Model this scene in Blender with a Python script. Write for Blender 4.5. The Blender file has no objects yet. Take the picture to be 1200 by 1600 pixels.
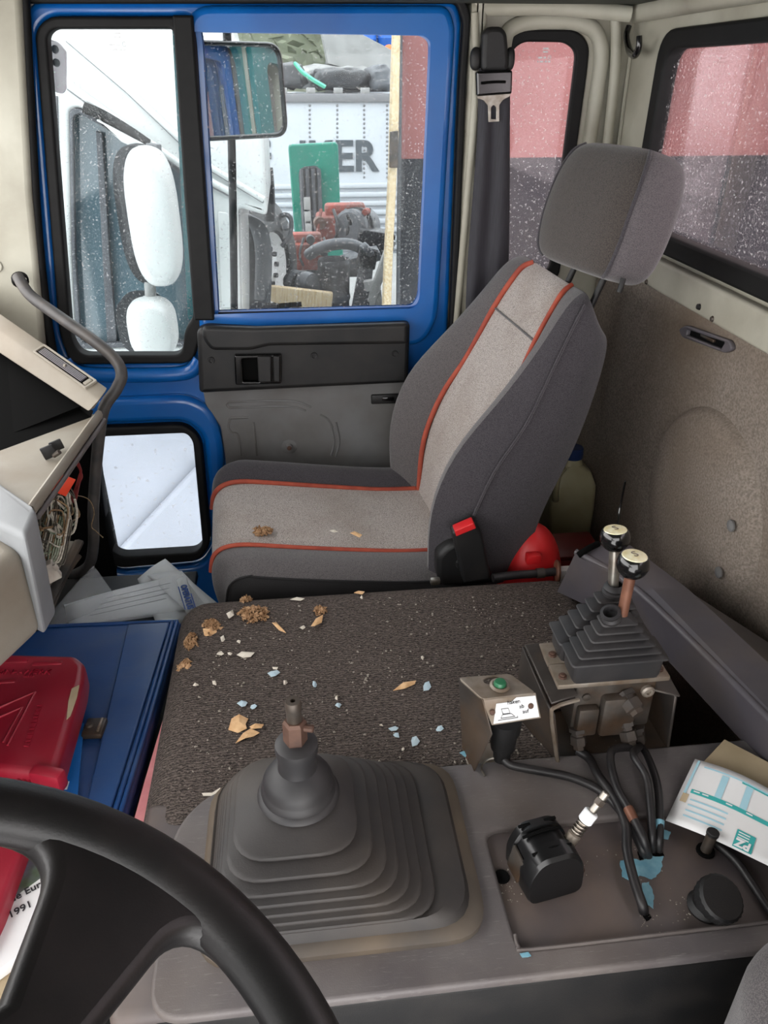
import bpy, bmesh, math, random
from mathutils import Vector, Matrix, noise
random.seed(7)
SC = bpy.context.scene
COL = SC.collection
V = Vector
# ------------------------------------------------------------------ camera
PITCH, YAW, FPX, CZ = math.radians(29.5), math.radians(6.5), 1200.0, 1.45
cd = bpy.data.cameras.new('camera'); cam = bpy.data.objects.new('camera', cd); COL.objects.link(cam)
cam.location = (0, 0, CZ); cam.rotation_euler = (math.radians(90) - PITCH, 0, -YAW)
cd.sensor_fit = 'VERTICAL'; cd.sensor_height = 36.0; cd.lens = 36.0 * FPX / 1600.0
cd.clip_start = 0.02; cd.clip_end = 300
SC.camera = cam
# ------------------------------------------------------------------ daylight: one even overcast sky
w = bpy.data.worlds.new('overcast'); SC.world = w; w.use_nodes = True
bgn = w.node_tree.nodes['Background']; bgn.inputs[0].default_value = (1.0, 0.985, 0.975, 1); bgn.inputs[1].default_value = 5.2
SC.view_settings.view_transform = 'Standard'; SC.view_settings.look = 'None'
SC.view_settings.gamma = 1.0; SC.view_settings.use_curve_mapping = False
SC.view_settings.exposure = 0.0
SC.cycles.max_bounces = 10; SC.cycles.diffuse_bounces = 5; SC.cycles.transparent_max_bounces = 16

# ------------------------------------------------------------------ helpers
def ray(px, py):
    u = (px - 600) / FPX; v = (py - 800) / FPX
    f = math.cos(PITCH) - v * math.sin(PITCH); d = math.sin(PITCH) + v * math.cos(PITCH)
    return V((u * math.cos(YAW) + f * math.sin(YAW), f * math.cos(YAW) - u * math.sin(YAW), -d))
def P(px, py, x=None, y=None, z=None):
    """point of the place seen at a photo pixel, on the plane x=, y= or z="""
    r = ray(px, py)
    t = x / r.x if x is not None else y / r.y if y is not None else (z - CZ) / r.z
    return V((0, 0, CZ)) + r * t
def sr(r, g, b):
    f = lambda c: (c / 255 / 12.92) if c <= 10 else ((c / 255 + 0.055) / 1.055) ** 2.4
    return (f(r), f(g), f(b), 1)

WM = {}
def link(name, me, mat=None, parent=None, M=None, smooth=None):
    o = bpy.data.objects.new(name, me); COL.objects.link(o)
    if mat is not None and me is not None and len(me.materials) == 0: me.materials.append(mat)
    M = M or Matrix.Identity(4)
    if parent is not None:
        o.parent = parent; o.matrix_parent_inverse = WM[parent.as_pointer()].inverted()
    o.matrix_basis = M; WM[o.as_pointer()] = M
    if smooth is not None and me is not None: shade(me, smooth)
    return o
def shade(me, deg=40):
    if len(me.polygons) == 0: return
    me.polygons.foreach_set('use_smooth', [True] * len(me.polygons))
    me.set_sharp_from_angle(angle=math.radians(deg))
def thing(name, label, cat, loc=(0, 0, 0), group=None):
    e = bpy.data.objects.new(name, None); COL.objects.link(e); e.empty_display_size = 0.02
    e.location = loc; WM[e.as_pointer()] = Matrix.Translation(V(loc))
    return tag(e, label, cat, group)
def tag(o, label, cat, group=None, kind=None):
    o['label'] = label; o['category'] = cat
    if group: o['group'] = group
    if kind: o['kind'] = kind
    return o
def struct(o, label=None, cat=None):
    o['kind'] = 'structure'
    if label: o['label'] = label
    if cat: o['category'] = cat
    return o
def mesh(verts, faces):
    me = bpy.data.meshes.new('m'); me.from_pydata([tuple(v) for v in verts], [], faces); me.update(); return me
def bm_mesh(bm):
    me = bpy.data.meshes.new('m'); bm.normal_update(); bm.to_mesh(me); bm.free(); return me
def frame(o, ax, ay, az=None):
    ax = V(ax).normalized(); ay = V(ay); ay = (ay - ax * ay.dot(ax)).normalized(); az = ax.cross(ay)
    M = Matrix((ax, ay, az)).transposed().to_4x4(); M.translation = V(o); return M
def box_me(sx, sy, sz, bev=0.0, seg=2):
    bm = bmesh.new(); bmesh.ops.create_cube(bm, size=1)
    for v in bm.verts: v.co = V((v.co.x * sx, v.co.y * sy, v.co.z * sz))
    if bev > 0: bmesh.ops.bevel(bm, geom=bm.edges[:], offset=bev, segments=seg, profile=0.5, affect='EDGES')
    return bm_mesh(bm)
def box(name, c, s, mat, parent=None, bev=0.004, seg=2, M=None):
    me = box_me(*s, bev, seg); Mx = Matrix.Translation(V(c)) @ (M or Matrix.Identity(4))
    return link(name, me, mat, parent, Mx, 40)
def box2(name, lo, hi, mat, parent=None, bev=0.004, seg=2):
    lo, hi = V(lo), V(hi); return box(name, (lo + hi) / 2, hi - lo, mat, parent, bev, seg)
def RZ(d): return Matrix.Rotation(math.radians(d), 4, 'Z')
def RX(d): return Matrix.Rotation(math.radians(d), 4, 'X')
def RY(d): return Matrix.Rotation(math.radians(d), 4, 'Y')
def catmull(pts, n=8, cyc=False):
    pts = [V(p) for p in pts]; out = []; N = len(pts)
    for i in range(N if cyc else N - 1):
        if cyc: a, b, c, d = pts[(i - 1) % N], pts[i], pts[(i + 1) % N], pts[(i + 2) % N]
        else: a, b, c, d = pts[max(i - 1, 0)], pts[i], pts[i + 1], pts[min(i + 2, N - 1)]
        for k in range(n):
            t = k / n
            out.append(0.5 * ((2 * b) + (c - a) * t + (2 * a - 5 * b + 4 * c - d) * t * t + (3 * b - a - 3 * c + d) * t ** 3))
    if not cyc: out.append(pts[-1])
    return out
def tube_me(pts, r, seg=8, cyc=False, flat=1.0, ref=None):
    pts = [V(p) for p in pts]; N = len(pts); vs = []; fs = []
    rr = r if callable(r) else (lambda t: r)
    up = V(ref) if ref is not None else V((0.123, 0.321, 0.94)).normalized(); prev = None
    for i, p in enumerate(pts):
        if cyc: t = pts[(i + 1) % N] - pts[(i - 1) % N]
        else: t = pts[min(i + 1, N - 1)] - pts[max(i - 1, 0)]
        t = t.normalized() if t.length > 1e-9 else V((0, 0, 1))
        if prev is None or ref is not None:
            a = up - t * up.dot(t)
            if a.length < 1e-3: a = V((1, 0, 0)) - t * t.x
        else: a = prev - t * prev.dot(t)
        a.normalize(); prev = a; b = t.cross(a); R = rr(i / max(N - 1, 1))
        for k in range(seg):
            q = 2 * math.pi * k / seg; vs.append(p + a * (math.cos(q) * R * flat) + b * (math.sin(q) * R))
    for i in range(N if cyc else N - 1):
        for k in range(seg):
            j = (i + 1) % N; l = (k + 1) % seg
            fs.append((i * seg + k, i * seg + l, j * seg + l, j * seg + k))
    if not cyc:
        fs.append(tuple(reversed(range(seg)))); fs.append(tuple((N - 1) * seg + k for k in range(seg)))
    return mesh(vs, fs)
def tube(name, pts, r, mat, parent=None, seg=8, cyc=False, n=6, smooth=True, flat=1.0, ref=None):
    q = catmull(pts, n, cyc) if smooth else pts
    return link(name, tube_me(q, r, seg, cyc, flat, ref), mat, parent, None, 50)
def cyl(name, a, b, r, mat, parent=None, seg=20, bev=0.0, r2=None):
    a, b = V(a), V(b); r2 = r if r2 is None else r2; L = (b - a).length
    bv = min(bev, L * 0.45, r * .9, max(r2, 1e-4) * .9)
    prof = [(0, 0), (r - bv, 0), (r, bv), (r2, L - bv), (r2 - bv, L), (0, L)] if bv > 0 else [(0, 0), (r, 0), (r2, L), (0, L)]
    return lathe(name, prof, a, b - a, mat, parent, seg)
def lathe_me(prof, seg=24):
    vs = []; fs = []; idx = []
    for (r, h) in prof:
        if r < 1e-6: idx.append([len(vs)]); vs.append(V((0, 0, h)))
        else:
            idx.append(list(range(len(vs), len(vs) + seg)))
            for k in range(seg): q = 2 * math.pi * k / seg; vs.append(V((r * math.cos(q), r * math.sin(q), h)))
    for A, B in zip(idx, idx[1:]):
        for k in range(seg):
            l = (k + 1) % seg
            if len(A) == 1 and len(B) == 1: continue
            if len(A) == 1: fs.append((A[0], B[k], B[l]))
            elif len(B) == 1: fs.append((A[k], A[l], B[0]))
            else: fs.append((A[k], A[l], B[l], B[k]))
    return mesh(vs, fs)
def axis_frame(o, d):
    d = V(d).normalized(); a = V((1, 0, 0)) if abs(d.x) < .9 else V((0, 1, 0))
    x = (a - d * a.dot(d)).normalized(); y = d.cross(x)
    M = Matrix((x, y, d)).transposed().to_4x4(); M.translation = V(o); return M
def lathe(name, prof, o, d, mat, parent=None, seg=24, smooth=35):
    return link(name, lathe_me(prof, seg), mat, parent, axis_frame(o, d), smooth)
def rounded(pts, r, n=6):
    """closed polygon with rounded corners; r = one radius or one for each corner"""
    out = []; N = len(pts)
    for i in range(N):
        a, b, c = V(pts[i - 1]), V(pts[i]), V(pts[(i + 1) % N]); R = r[i] if isinstance(r, (list, tuple)) else r
        d1, d2 = (a - b), (c - b); k = min(R, d1.length * .49, d2.length * .49)
        if k < 1e-5: out.append(b); continue
        p, q = b + d1.normalized() * k, b + d2.normalized() * k
        for j in range(n + 1):
            t = j / n; m = b + (p - b) * .10 + (q - b) * .10
            out.append(p * (1 - t) ** 2 + b * 2 * t * (1 - t) + q * t * t)
    return out
def curve2d_me(loops, half, bev=0.0, bres=2):
    """solid from 2D outlines (holes cut out), thickness 2*half, bevelled rim"""
    cu = bpy.data.curves.new('c', 'CURVE'); cu.dimensions = '2D'; cu.fill_mode = 'BOTH'
    cu.extrude = max(half - bev, 0.0); cu.bevel_depth = bev; cu.bevel_resolution = bres; cu.offset = -bev
    for lp in loops:
        s = cu.splines.new('POLY'); s.points.add(len(lp) - 1)
        for p, q in zip(s.points, lp): p.co = (q[0], q[1], 0, 1)
        s.use_cyclic_u = True
    o = bpy.data.objects.new('tmp', cu); COL.objects.link(o)
    dg = bpy.context.evaluated_depsgraph_get(); me = bpy.data.meshes.new_from_object(o.evaluated_get(dg))
    bpy.data.objects.remove(o); bpy.data.curves.remove(cu)
    return me
MXZ = Matrix(((1, 0, 0, 0), (0, 0, -1, 0), (0, 1, 0, 0), (0, 0, 0, 1)))     # plane facing -Y: local x=X, y=Z, z=-Y
MYZ = Matrix(((0, 0, -1, 0), (-1, 0, 0, 0), (0, 1, 0, 0), (0, 0, 0, 1)))    # plane facing -X: local x=-Y, y=Z, z=-X
def plate(name, loops, M, half, mat, parent=None, bev=0.0, bres=2, smooth=40):
    return link(name, curve2d_me(loops, half, bev, bres), mat, parent, M, smooth)
def yplate(name, loops, y, half, mat, parent=None, bev=0.0, bres=2):
    return plate(name, loops, Matrix.Translation((0, y, 0)) @ MXZ, half, mat, parent, bev, bres)
def xplate(name, loops, x, half, mat, parent=None, bev=0.0, bres=2):
    return plate(name, [[(-a, b) for a, b in l] for l in loops], Matrix.Translation((x, 0, 0)) @ MYZ, half, mat, parent, bev, bres)
def zplate(name, loops, z, half, mat, parent=None, bev=0.0, bres=2):
    return plate(name, loops, Matrix.Translation((0, 0, z)), half, mat, parent, bev, bres)
def py(pts, y, r=0.0, n=6):   # pixels -> rounded outline on the plane y
    q = [P(a, b, y=y) for a, b in pts]; return [(v.x, v.y) for v in rounded([V((p.x, p.z)) for p in q], r, n)]
def px_(pts, x, r=0.0, n=6):
    q = [P(a, b, x=x) for a, b in pts]; return [(v.x, v.y) for v in rounded([V((p.y, p.z)) for p in q], r, n)]
def rect(x0, y0, x1, y1, r=0.0, n=5):
    return [(v.x, v.y) for v in rounded([V((x0, y0)), V((x1, y0)), V((x1, y1)), V((x0, y1))], r, n)]
def loft_me(rings, cap0=True, cap1=True, cyc=True):
    n = len(rings[0]); vs = [p for r in rings for p in r]; fs = []
    for i in range(len(rings) - 1):
        for k in range(n if cyc else n - 1):
            l = (k + 1) % n; fs.append((i * n + k, i * n + l, (i + 1) * n + l, (i + 1) * n + k))
    if cap0: fs.append(tuple(reversed(range(n))))
    if cap1: fs.append(tuple((len(rings) - 1) * n + k for k in range(n)))
    return mesh(vs, fs)
def loft(name, rings, mat, parent=None, cap0=True, cap1=True, cyc=True, smooth=40, M=None, sub=0):
    o = link(name, loft_me(rings, cap0, cap1, cyc), mat, parent, M, smooth)
    if sub: m = o.modifiers.new('s', 'SUBSURF'); m.levels = sub; m.render_levels = sub
    return o
def text_me(body, h, ext=0.0004, align='CENTER', bold=0.0, space=1.0):
    cu = bpy.data.curves.new('t', 'FONT'); cu.body = body; cu.size = h; cu.extrude = ext; cu.align_x = align; cu.align_y = 'CENTER'
    cu.offset = bold; cu.space_character = space; cu.resolution_u = 3
    o = bpy.data.objects.new('tmp', cu); COL.objects.link(o)
    dg = bpy.context.evaluated_depsgraph_get(); me = bpy.data.meshes.new_from_object(o.evaluated_get(dg))
    bpy.data.objects.remove(o); bpy.data.curves.remove(cu); return me
def text(name, body, o, right, up, h, mat, parent, ext=0.0004, align='CENTER', bold=0.0, space=1.0):
    return link(name, text_me(body, h, ext, align, bold, space), mat, parent, frame(o, right, up))
def blob_me(sx, sy, sz, e=2.6, seg=24, rings=14, warp=0.0, seed=0):
    """superellipsoid"""
    vs = []; fs = []; sg = lambda c, p: math.copysign(abs(c) ** p, c); k = 2 / e
    for i in range(rings + 1):
        a = -math.pi / 2 + math.pi * i / rings
        for j in range(seg):
            b = 2 * math.pi * j / seg
            p = V((sx * sg(math.cos(a), k) * sg(math.cos(b), k), sy * sg(math.cos(a), k) * sg(math.sin(b), k), sz * sg(math.sin(a), k)))
            if warp: p *= 1 + warp * noise.noise(p * (3 / max(sx, sy, sz)) + V((seed, seed * 2.1, 0)))
            vs.append(p)
    for i in range(rings):
        for j in range(seg):
            l = (j + 1) % seg; fs.append((i * seg + j, i * seg + l, (i + 1) * seg + l, (i + 1) * seg + j))
    return mesh(vs, fs)
def blob(name, c, s, mat, parent=None, e=2.6, M=None, seg=24, rings=14, warp=0, seed=0):
    return link(name, blob_me(*s, e, seg, rings, warp, seed), mat, parent, Matrix.Translation(V(c)) @ (M or Matrix.Identity(4)), 60)

# ------------------------------------------------------------------ materials (all procedural)
def mat(name, col, rough=0.6, metal=0.0, col2=None, nscale=20, namt=1.0, bump=0.0, bscale=200, coat=0.0, sheen=0.0, spec=0.5,
        dust=None, dscale=6, damt=0.5, stretch=(1, 1, 1), scratches=0.0, trans=0.0):
    m = bpy.data.materials.new(name); m.use_nodes = True; nt = m.node_tree; N = nt.nodes; L = nt.links
    b = N['Principled BSDF']; b.inputs['Roughness'].default_value = rough; b.inputs['Metallic'].default_value = metal
    b.inputs['Coat Weight'].default_value = coat; b.inputs['Sheen Weight'].default_value = sheen; b.inputs['Specular IOR Level'].default_value = spec
    b.inputs['Coat Roughness'].default_value = 0.08
    if trans: b.inputs['Transmission Weight'].default_value = trans
    tc = N.new('ShaderNodeTexCoord'); mp = N.new('ShaderNodeMapping'); mp.inputs['Scale'].default_value = stretch
    L.new(tc.outputs['Object'], mp.inputs['Vector'])
    out = None
    def mixc(a, bcol, fac):
        x = N.new('ShaderNodeMix'); x.data_type = 'RGBA'
        if isinstance(a, tuple): x.inputs['A'].default_value = a
        else: L.new(a, x.inputs['A'])
        x.inputs['B'].default_value = bcol; L.new(fac, x.inputs['Factor']); return x.outputs['Result']
    def nz(scale, lo, hi, detail=4, amt=1.0, dist=0.0):
        t = N.new('ShaderNodeTexNoise'); t.inputs['Scale'].default_value = scale; t.inputs['Detail'].default_value = detail
        t.inputs['Distortion'].default_value = dist
        L.new(mp.outputs['Vector'], t.inputs['Vector'])
        r = N.new('ShaderNodeMapRange'); r.inputs['From Min'].default_value = lo; r.inputs['From Max'].default_value = hi
        r.inputs['To Max'].default_value = amt; L.new(t.outputs['Fac'], r.inputs['Value']); return r.outputs['Result'], t
    c = col
    if col2 is not None: f, _ = nz(nscale, 0.35, 0.65, 5, namt); c = mixc(c, col2, f)
    if dust is not None: f, _ = nz(dscale, 0.42, 0.72, 6, damt, 0.3); c = mixc(c, dust, f)
    if scratches:
        for ang in (0.3, 1.0, 1.9, 2.6):
            m2 = N.new('ShaderNodeMapping'); m2.inputs['Rotation'].default_value = (0, 0, ang); m2.inputs['Scale'].default_value = (34, 520, 60)
            L.new(tc.outputs['Object'], m2.inputs['Vector']); t = N.new('ShaderNodeTexNoise'); t.inputs['Scale'].default_value = 1.0; t.inputs['Detail'].default_value = 3
            t.inputs['Distortion'].default_value = 1.2
            L.new(m2.outputs['Vector'], t.inputs['Vector']); r = N.new('ShaderNodeMapRange'); r.inputs['From Min'].default_value = .66; r.inputs['From Max'].default_value = .76
            r.inputs['To Max'].default_value = scratches; L.new(t.outputs['Fac'], r.inputs['Value']); c = mixc(c, sr(150, 146, 142), r.outputs['Result'])
    if isinstance(c, tuple): b.inputs['Base Color'].default_value = c
    else: L.new(c, b.inputs['Base Color'])
    if bump:
        t = N.new('ShaderNodeTexNoise'); t.inputs['Scale'].default_value = bscale; t.inputs['Detail'].default_value = 3; L.new(mp.outputs['Vector'], t.inputs['Vector'])
        bp = N.new('ShaderNodeBump'); bp.inputs['Strength'].default_value = bump; bp.inputs['Distance'].default_value = 0.002
        L.new(t.outputs['Fac'], bp.inputs['Height']); L.new(bp.outputs['Normal'], b.inputs['Normal'])
    return m
def fabric(name, c1, c2, scale=420, rough=0.95, stain=None):
    """woven seat cloth: a fine crossing weave"""
    m = mat(name, c1, rough, sheen=0.25, spec=0.2); nt = m.node_tree; N = nt.nodes; L = nt.links; b = N['Principled BSDF']
    tc = N.new('ShaderNodeTexCoord'); ck = N.new('ShaderNodeTexVoronoi'); ck.inputs['Scale'].default_value = scale
    L.new(tc.outputs['Object'], ck.inputs['Vector'])
    mx = N.new('ShaderNodeMix'); mx.data_type = 'RGBA'; mx.inputs['A'].default_value = c1; mx.inputs['B'].default_value = c2
    r = N.new('ShaderNodeMapRange'); r.inputs['From Min'].default_value = .2; r.inputs['From Max'].default_value = .7; L.new(ck.outputs['Distance'], r.inputs['Value'])
    L.new(r.outputs['Result'], mx.inputs['Factor']); c = mx.outputs['Result']
    if stain:
        t = N.new('ShaderNodeTexNoise'); t.inputs['Scale'].default_value = 7; t.inputs['Detail'].default_value = 5; L.new(tc.outputs['Object'], t.inputs['Vector'])
        r2 = N.new('ShaderNodeMapRange'); r2.inputs['From Min'].default_value = .45; r2.inputs['From Max'].default_value = .75; r2.inputs['To Max'].default_value = .5
        L.new(t.outputs['Fac'], r2.inputs['Value'])
        m2 = N.new('ShaderNodeMix'); m2.data_type = 'RGBA'; L.new(c, m2.inputs['A']); m2.inputs['B'].default_value = stain; L.new(r2.outputs['Result'], m2.inputs['Factor']); c = m2.outputs['Result']
    L.new(c, b.inputs['Base Color'])
    bp = N.new('ShaderNodeBump'); bp.inputs['Strength'].default_value = .35; bp.inputs['Distance'].default_value = .0012; L.new(ck.outputs['Distance'], bp.inputs['Height']); L.new(bp.outputs['Normal'], b.inputs['Normal'])
    return m
def carpet_mat(name, c1, c2):
    """ribbed cord carpet: wavy broken ribs running along X"""
    m = mat(name, c1, 0.97, spec=0.15); nt = m.node_tree; N = nt.nodes; L = nt.links; b = N['Principled BSDF']
    tc = N.new('ShaderNodeTexCoord'); mp = N.new('ShaderNodeMapping'); mp.inputs['Scale'].default_value = (150, 330, 330); L.new(tc.outputs['Object'], mp.inputs['Vector'])
    t = N.new('ShaderNodeTexNoise'); t.inputs['Scale'].default_value = 1.0; t.inputs['Detail'].default_value = 2.5; L.new(mp.outputs['Vector'], t.inputs['Vector'])
    wv = N.new('ShaderNodeTexWave'); wv.bands_direction = 'Y'; wv.inputs['Scale'].default_value = 62; wv.inputs['Distortion'].default_value = 7; wv.inputs['Detail'].default_value = 2; wv.inputs['Detail Scale'].default_value = 3
    L.new(tc.outputs['Object'], wv.inputs['Vector'])
    ad = N.new('ShaderNodeMath'); ad.operation = 'MULTIPLY_ADD'; ad.inputs[1].default_value = .45; L.new(wv.outputs['Fac'], ad.inputs[0]); L.new(t.outputs['Fac'], ad.inputs[2])
    r = N.new('ShaderNodeMapRange'); r.inputs['From Min'].default_value = .4; r.inputs['From Max'].default_value = 1.0; L.new(ad.outputs[0], r.inputs['Value'])
    mx = N.new('ShaderNodeMix'); mx.data_type = 'RGBA'; mx.inputs['A'].default_value = c1; mx.inputs['B'].default_value = c2; L.new(r.outputs['Result'], mx.inputs['Factor'])
    L.new(mx.outputs['Result'], b.inputs['Base Color'])
    bp = N.new('ShaderNodeBump'); bp.inputs['Strength'].default_value = 1.0; bp.inputs['Distance'].default_value = .0032; L.new(ad.outputs[0], bp.inputs['Height']); L.new(bp.outputs['Normal'], b.inputs['Normal'])
    return m
def glass(name, tint=(0.82, 0.86, 0.88, 1), haze=0.06, spots=0.5, sscale=90, dirt=(0.8, 0.8, 0.8, 1), refl=0.6):
    """dusty, rain-spotted pane: clear glass, a film of dirt, dried drops"""
    m = bpy.data.materials.new(name); m.use_nodes = True; nt = m.node_tree; N = nt.nodes; L = nt.links; N.clear()
    out = N.new('ShaderNodeOutputMaterial'); tr = N.new('ShaderNodeBsdfTransparent'); tr.inputs[0].default_value = tint
    gl = N.new('ShaderNodeBsdfGlossy'); gl.inputs['Roughness'].default_value = .02; gl.inputs[0].default_value = (1, 1, 1, 1)
    fr = N.new('ShaderNodeFresnel'); fr.inputs[0].default_value = 1.45; ml = N.new('ShaderNodeMath'); ml.operation = 'MULTIPLY'; ml.inputs[1].default_value = refl; L.new(fr.outputs[0], ml.inputs[0])
    m1 = N.new('ShaderNodeMixShader'); L.new(ml.outputs[0], m1.inputs[0]); L.new(tr.outputs[0], m1.inputs[1]); L.new(gl.outputs[0], m1.inputs[2])
    df = N.new('ShaderNodeBsdfDiffuse'); df.inputs[0].default_value = dirt; tl = N.new('ShaderNodeBsdfTranslucent'); tl.inputs[0].default_value = dirt
    m2 = N.new('ShaderNodeMixShader'); m2.inputs[0].default_value = .6; L.new(df.outputs[0], m2.inputs[1]); L.new(tl.outputs[0], m2.inputs[2])
    tc = N.new('ShaderNodeTexCoord')
    a = N.new('ShaderNodeTexNoise'); a.inputs['Scale'].default_value = sscale; a.inputs['Detail'].default_value = 2.5; L.new(tc.outputs['Object'], a.inputs['Vector'])
    ar = N.new('ShaderNodeMapRange'); ar.inputs['From Min'].default_value = .62; ar.inputs['From Max'].default_value = .70; ar.inputs['To Max'].default_value = spots; L.new(a.outputs['Fac'], ar.inputs['Value'])
    c = N.new('ShaderNodeTexNoise'); c.inputs['Scale'].default_value = 7; c.inputs['Detail'].default_value = 6; L.new(tc.outputs['Object'], c.inputs['Vector'])
    cr = N.new('ShaderNodeMapRange'); cr.inputs['From Min'].default_value = .35; cr.inputs['From Max'].default_value = .75; cr.inputs['To Min'].default_value = haze * .4; cr.inputs['To Max'].default_value = haze * 2; L.new(c.outputs['Fac'], cr.inputs['Value'])
    mx = N.new('ShaderNodeMath'); mx.operation = 'MAXIMUM'; L.new(ar.outputs['Result'], mx.inputs[0]); L.new(cr.outputs['Result'], mx.inputs[1])
    m3 = N.new('ShaderNodeMixShader'); L.new(mx.outputs[0], m3.inputs[0]); L.new(m1.outputs[0], m3.inputs[1]); L.new(m2.outputs[0], m3.inputs[2])
    L.new(m3.outputs[0], out.inputs['Surface']); return m
def film_mat(name, tint, a):
    m = bpy.data.materials.new(name); m.use_nodes = True; nt = m.node_tree; N = nt.nodes; L = nt.links; b = N['Principled BSDF']
    b.inputs['Base Color'].default_value = tint; b.inputs['Roughness'].default_value = .18; b.inputs['Alpha'].default_value = a; return m

K = {}
K['blue'] = mat('door_paint', sr(2, 96, 174), 0.32, coat=0.5, col2=sr(1, 82, 156), nscale=5, dust=sr(60, 110, 160), dscale=9, damt=.12)
K['teal'] = mat('cab_outside_paint', sr(30, 120, 120), 0.35, coat=.4)
K['cream'] = mat('cab_cream_paint', sr(182, 180, 166), 0.5, col2=sr(164, 160, 145), nscale=4, dust=sr(120, 112, 96), dscale=7, damt=.5)
K['rubber'] = mat('black_rubber', sr(11, 11, 12), 0.65, col2=sr(18, 18, 18), nscale=30, spec=.3)
K['blackp'] = mat('black_plastic', sr(23, 23, 24), 0.5, bump=.15, bscale=900, dust=sr(58, 54, 51), dscale=14, damt=.3, spec=.4)
K['blackgloss'] = mat('black_gloss_plastic', sr(14, 14, 15), 0.16, coat=.4)
K['card'] = mat('door_card_vinyl', sr(112, 112, 112), 0.7, col2=sr(98, 97, 96), nscale=6, bump=.2, bscale=700, dust=sr(80, 72, 64), dscale=5, damt=.5)
K['ceil'] = mat('headliner', sr(60, 62, 50), 0.9, col2=sr(44, 46, 38), nscale=30)
K['floor'] = mat('floor_mat', sr(26, 26, 27), 0.85, col2=sr(45, 42, 40), nscale=14)
K['felt'] = mat('felt_lining', sr(148, 138, 128), 1.0, col2=sr(116, 107, 99), nscale=240, bump=.8, bscale=900, dust=sr(112, 98, 84), dscale=3.2, damt=.8, spec=.1)
K['carpet'] = carpet_mat('ribbed_carpet', sr(52, 47, 45), sr(108, 98, 92))
K['cons'] = mat('console_plastic', sr(106, 101, 100), 0.55, col2=sr(88, 83, 84), nscale=12, bump=.12, bscale=700, dust=sr(104, 92, 82), dscale=5, damt=.5, scratches=.32)
K['consfloor'] = mat('console_recess_plastic', sr(92, 84, 82), 0.5, col2=sr(72, 66, 68), nscale=9, dust=sr(120, 100, 84), dscale=8, damt=.5)
K['boot'] = mat('boot_rubber', sr(52, 49, 48), 0.6, col2=sr(40, 38, 38), nscale=12, dust=sr(92, 80, 68), dscale=6, damt=.35, bump=.1, bscale=500)
K['bootbase'] = mat('boot_base_rubber', sr(84, 76, 68), 0.7, col2=sr(64, 58, 53), nscale=8, dust=sr(116, 98, 76), dscale=6, damt=.6)
K['bootblack'] = mat('lever_boot_rubber', sr(36, 35, 37), 0.55, col2=sr(34, 33, 34), nscale=20, dust=sr(66, 62, 62), dscale=20, damt=.4)
K['seatmid'] = fabric('seat_cloth_centre', sr(198, 188, 180), sr(138, 129, 124), 520, stain=sr(128, 110, 96))
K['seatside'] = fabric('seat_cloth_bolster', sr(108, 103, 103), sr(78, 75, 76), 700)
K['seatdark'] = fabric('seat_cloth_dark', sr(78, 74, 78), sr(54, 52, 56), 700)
K['seatblack'] = mat('seat_valance', sr(27, 26, 27), 0.8, bump=.3, bscale=500)
K['pipe'] = mat('orange_piping', sr(172, 78, 56), 0.75, col2=sr(148, 62, 46), nscale=30)
K['headgrey'] = fabric('headrest_cloth', sr(84, 77, 72), sr(58, 53, 51), 700)
K['headside'] = fabric('headrest_side_cloth', sr(108, 102, 104), sr(80, 76, 79), 700)
K['belt'] = mat('belt_webbing', sr(56, 55, 62), 0.75, stretch=(1, 1, .03), col2=sr(46, 45, 50), nscale=400)
K['steel'] = mat('worn_steel', sr(172, 168, 160), 0.38, .9, col2=sr(130, 122, 112), nscale=40)
K['dull'] = mat('dull_grimy_metal', sr(92, 87, 82), 0.5, .55, col2=sr(58, 53, 48), nscale=24, dust=sr(110, 78, 50), dscale=14, damt=.5)
K['zinc'] = mat('zinc_plate', sr(150, 142, 132), 0.5, .5, col2=sr(120, 108, 94), nscale=30, dust=sr(112, 84, 60), dscale=18, damt=.45)
K['semi'] = mat('valve_black_plastic', sr(20, 20, 21), 0.3)
K['brkt'] = mat('bracket_steel', sr(76, 71, 68), 0.5, .4, col2=sr(54, 49, 46), nscale=16, dust=sr(118, 92, 66), dscale=11, damt=.55)
K['rust'] = mat('rusty_steel', sr(98, 72, 60), 0.6, .3, col2=sr(74, 54, 46), nscale=40)
K['wood'] = mat('copper_brown_rod', sr(122, 82, 64), 0.5, .3, col2=sr(98, 64, 50), nscale=30)
K['hose'] = mat('black_hose', sr(28, 27, 29), 0.45, dust=sr(70, 66, 64), dscale=30, damt=.3)
K['dash'] = mat('dash_plastic', sr(148, 142, 130), 0.62, col2=sr(132, 126, 115), nscale=7, bump=.15, bscale=800, dust=sr(118, 104, 86), dscale=6, damt=.6)
K['dashgrey'] = mat('dash_grey_plastic', sr(140, 143, 145), 0.55, col2=sr(126, 128, 130), nscale=9, bump=.12, bscale=800)
K['dark'] = mat('dark_cavity', sr(8, 8, 8), 0.95, spec=.1)  # near-black; behind the dash shelf it stands in for shade
K['wheel'] = mat('steering_wheel_plastic', sr(22, 21, 22), 0.42, col2=sr(17, 16, 17), nscale=30, dust=sr(58, 52, 52), dscale=20, damt=.3, bump=.08, bscale=600)
K['binder'] = mat('blue_binder_vinyl', sr(20, 66, 126), 0.36, col2=sr(26, 76, 138), nscale=8, dust=sr(96, 108, 124), dscale=7, damt=.3, scratches=.1)
K['rail'] = mat('grab_rail_paint', sr(74, 72, 72), .5, col2=sr(60, 58, 58), nscale=20, dust=sr(104, 96, 88), dscale=24, damt=.5)
K['red'] = mat('red_case_plastic', sr(160, 28, 50), 0.38, col2=sr(140, 22, 42), nscale=7, dust=sr(170, 80, 90), dscale=12, damt=.25)
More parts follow.
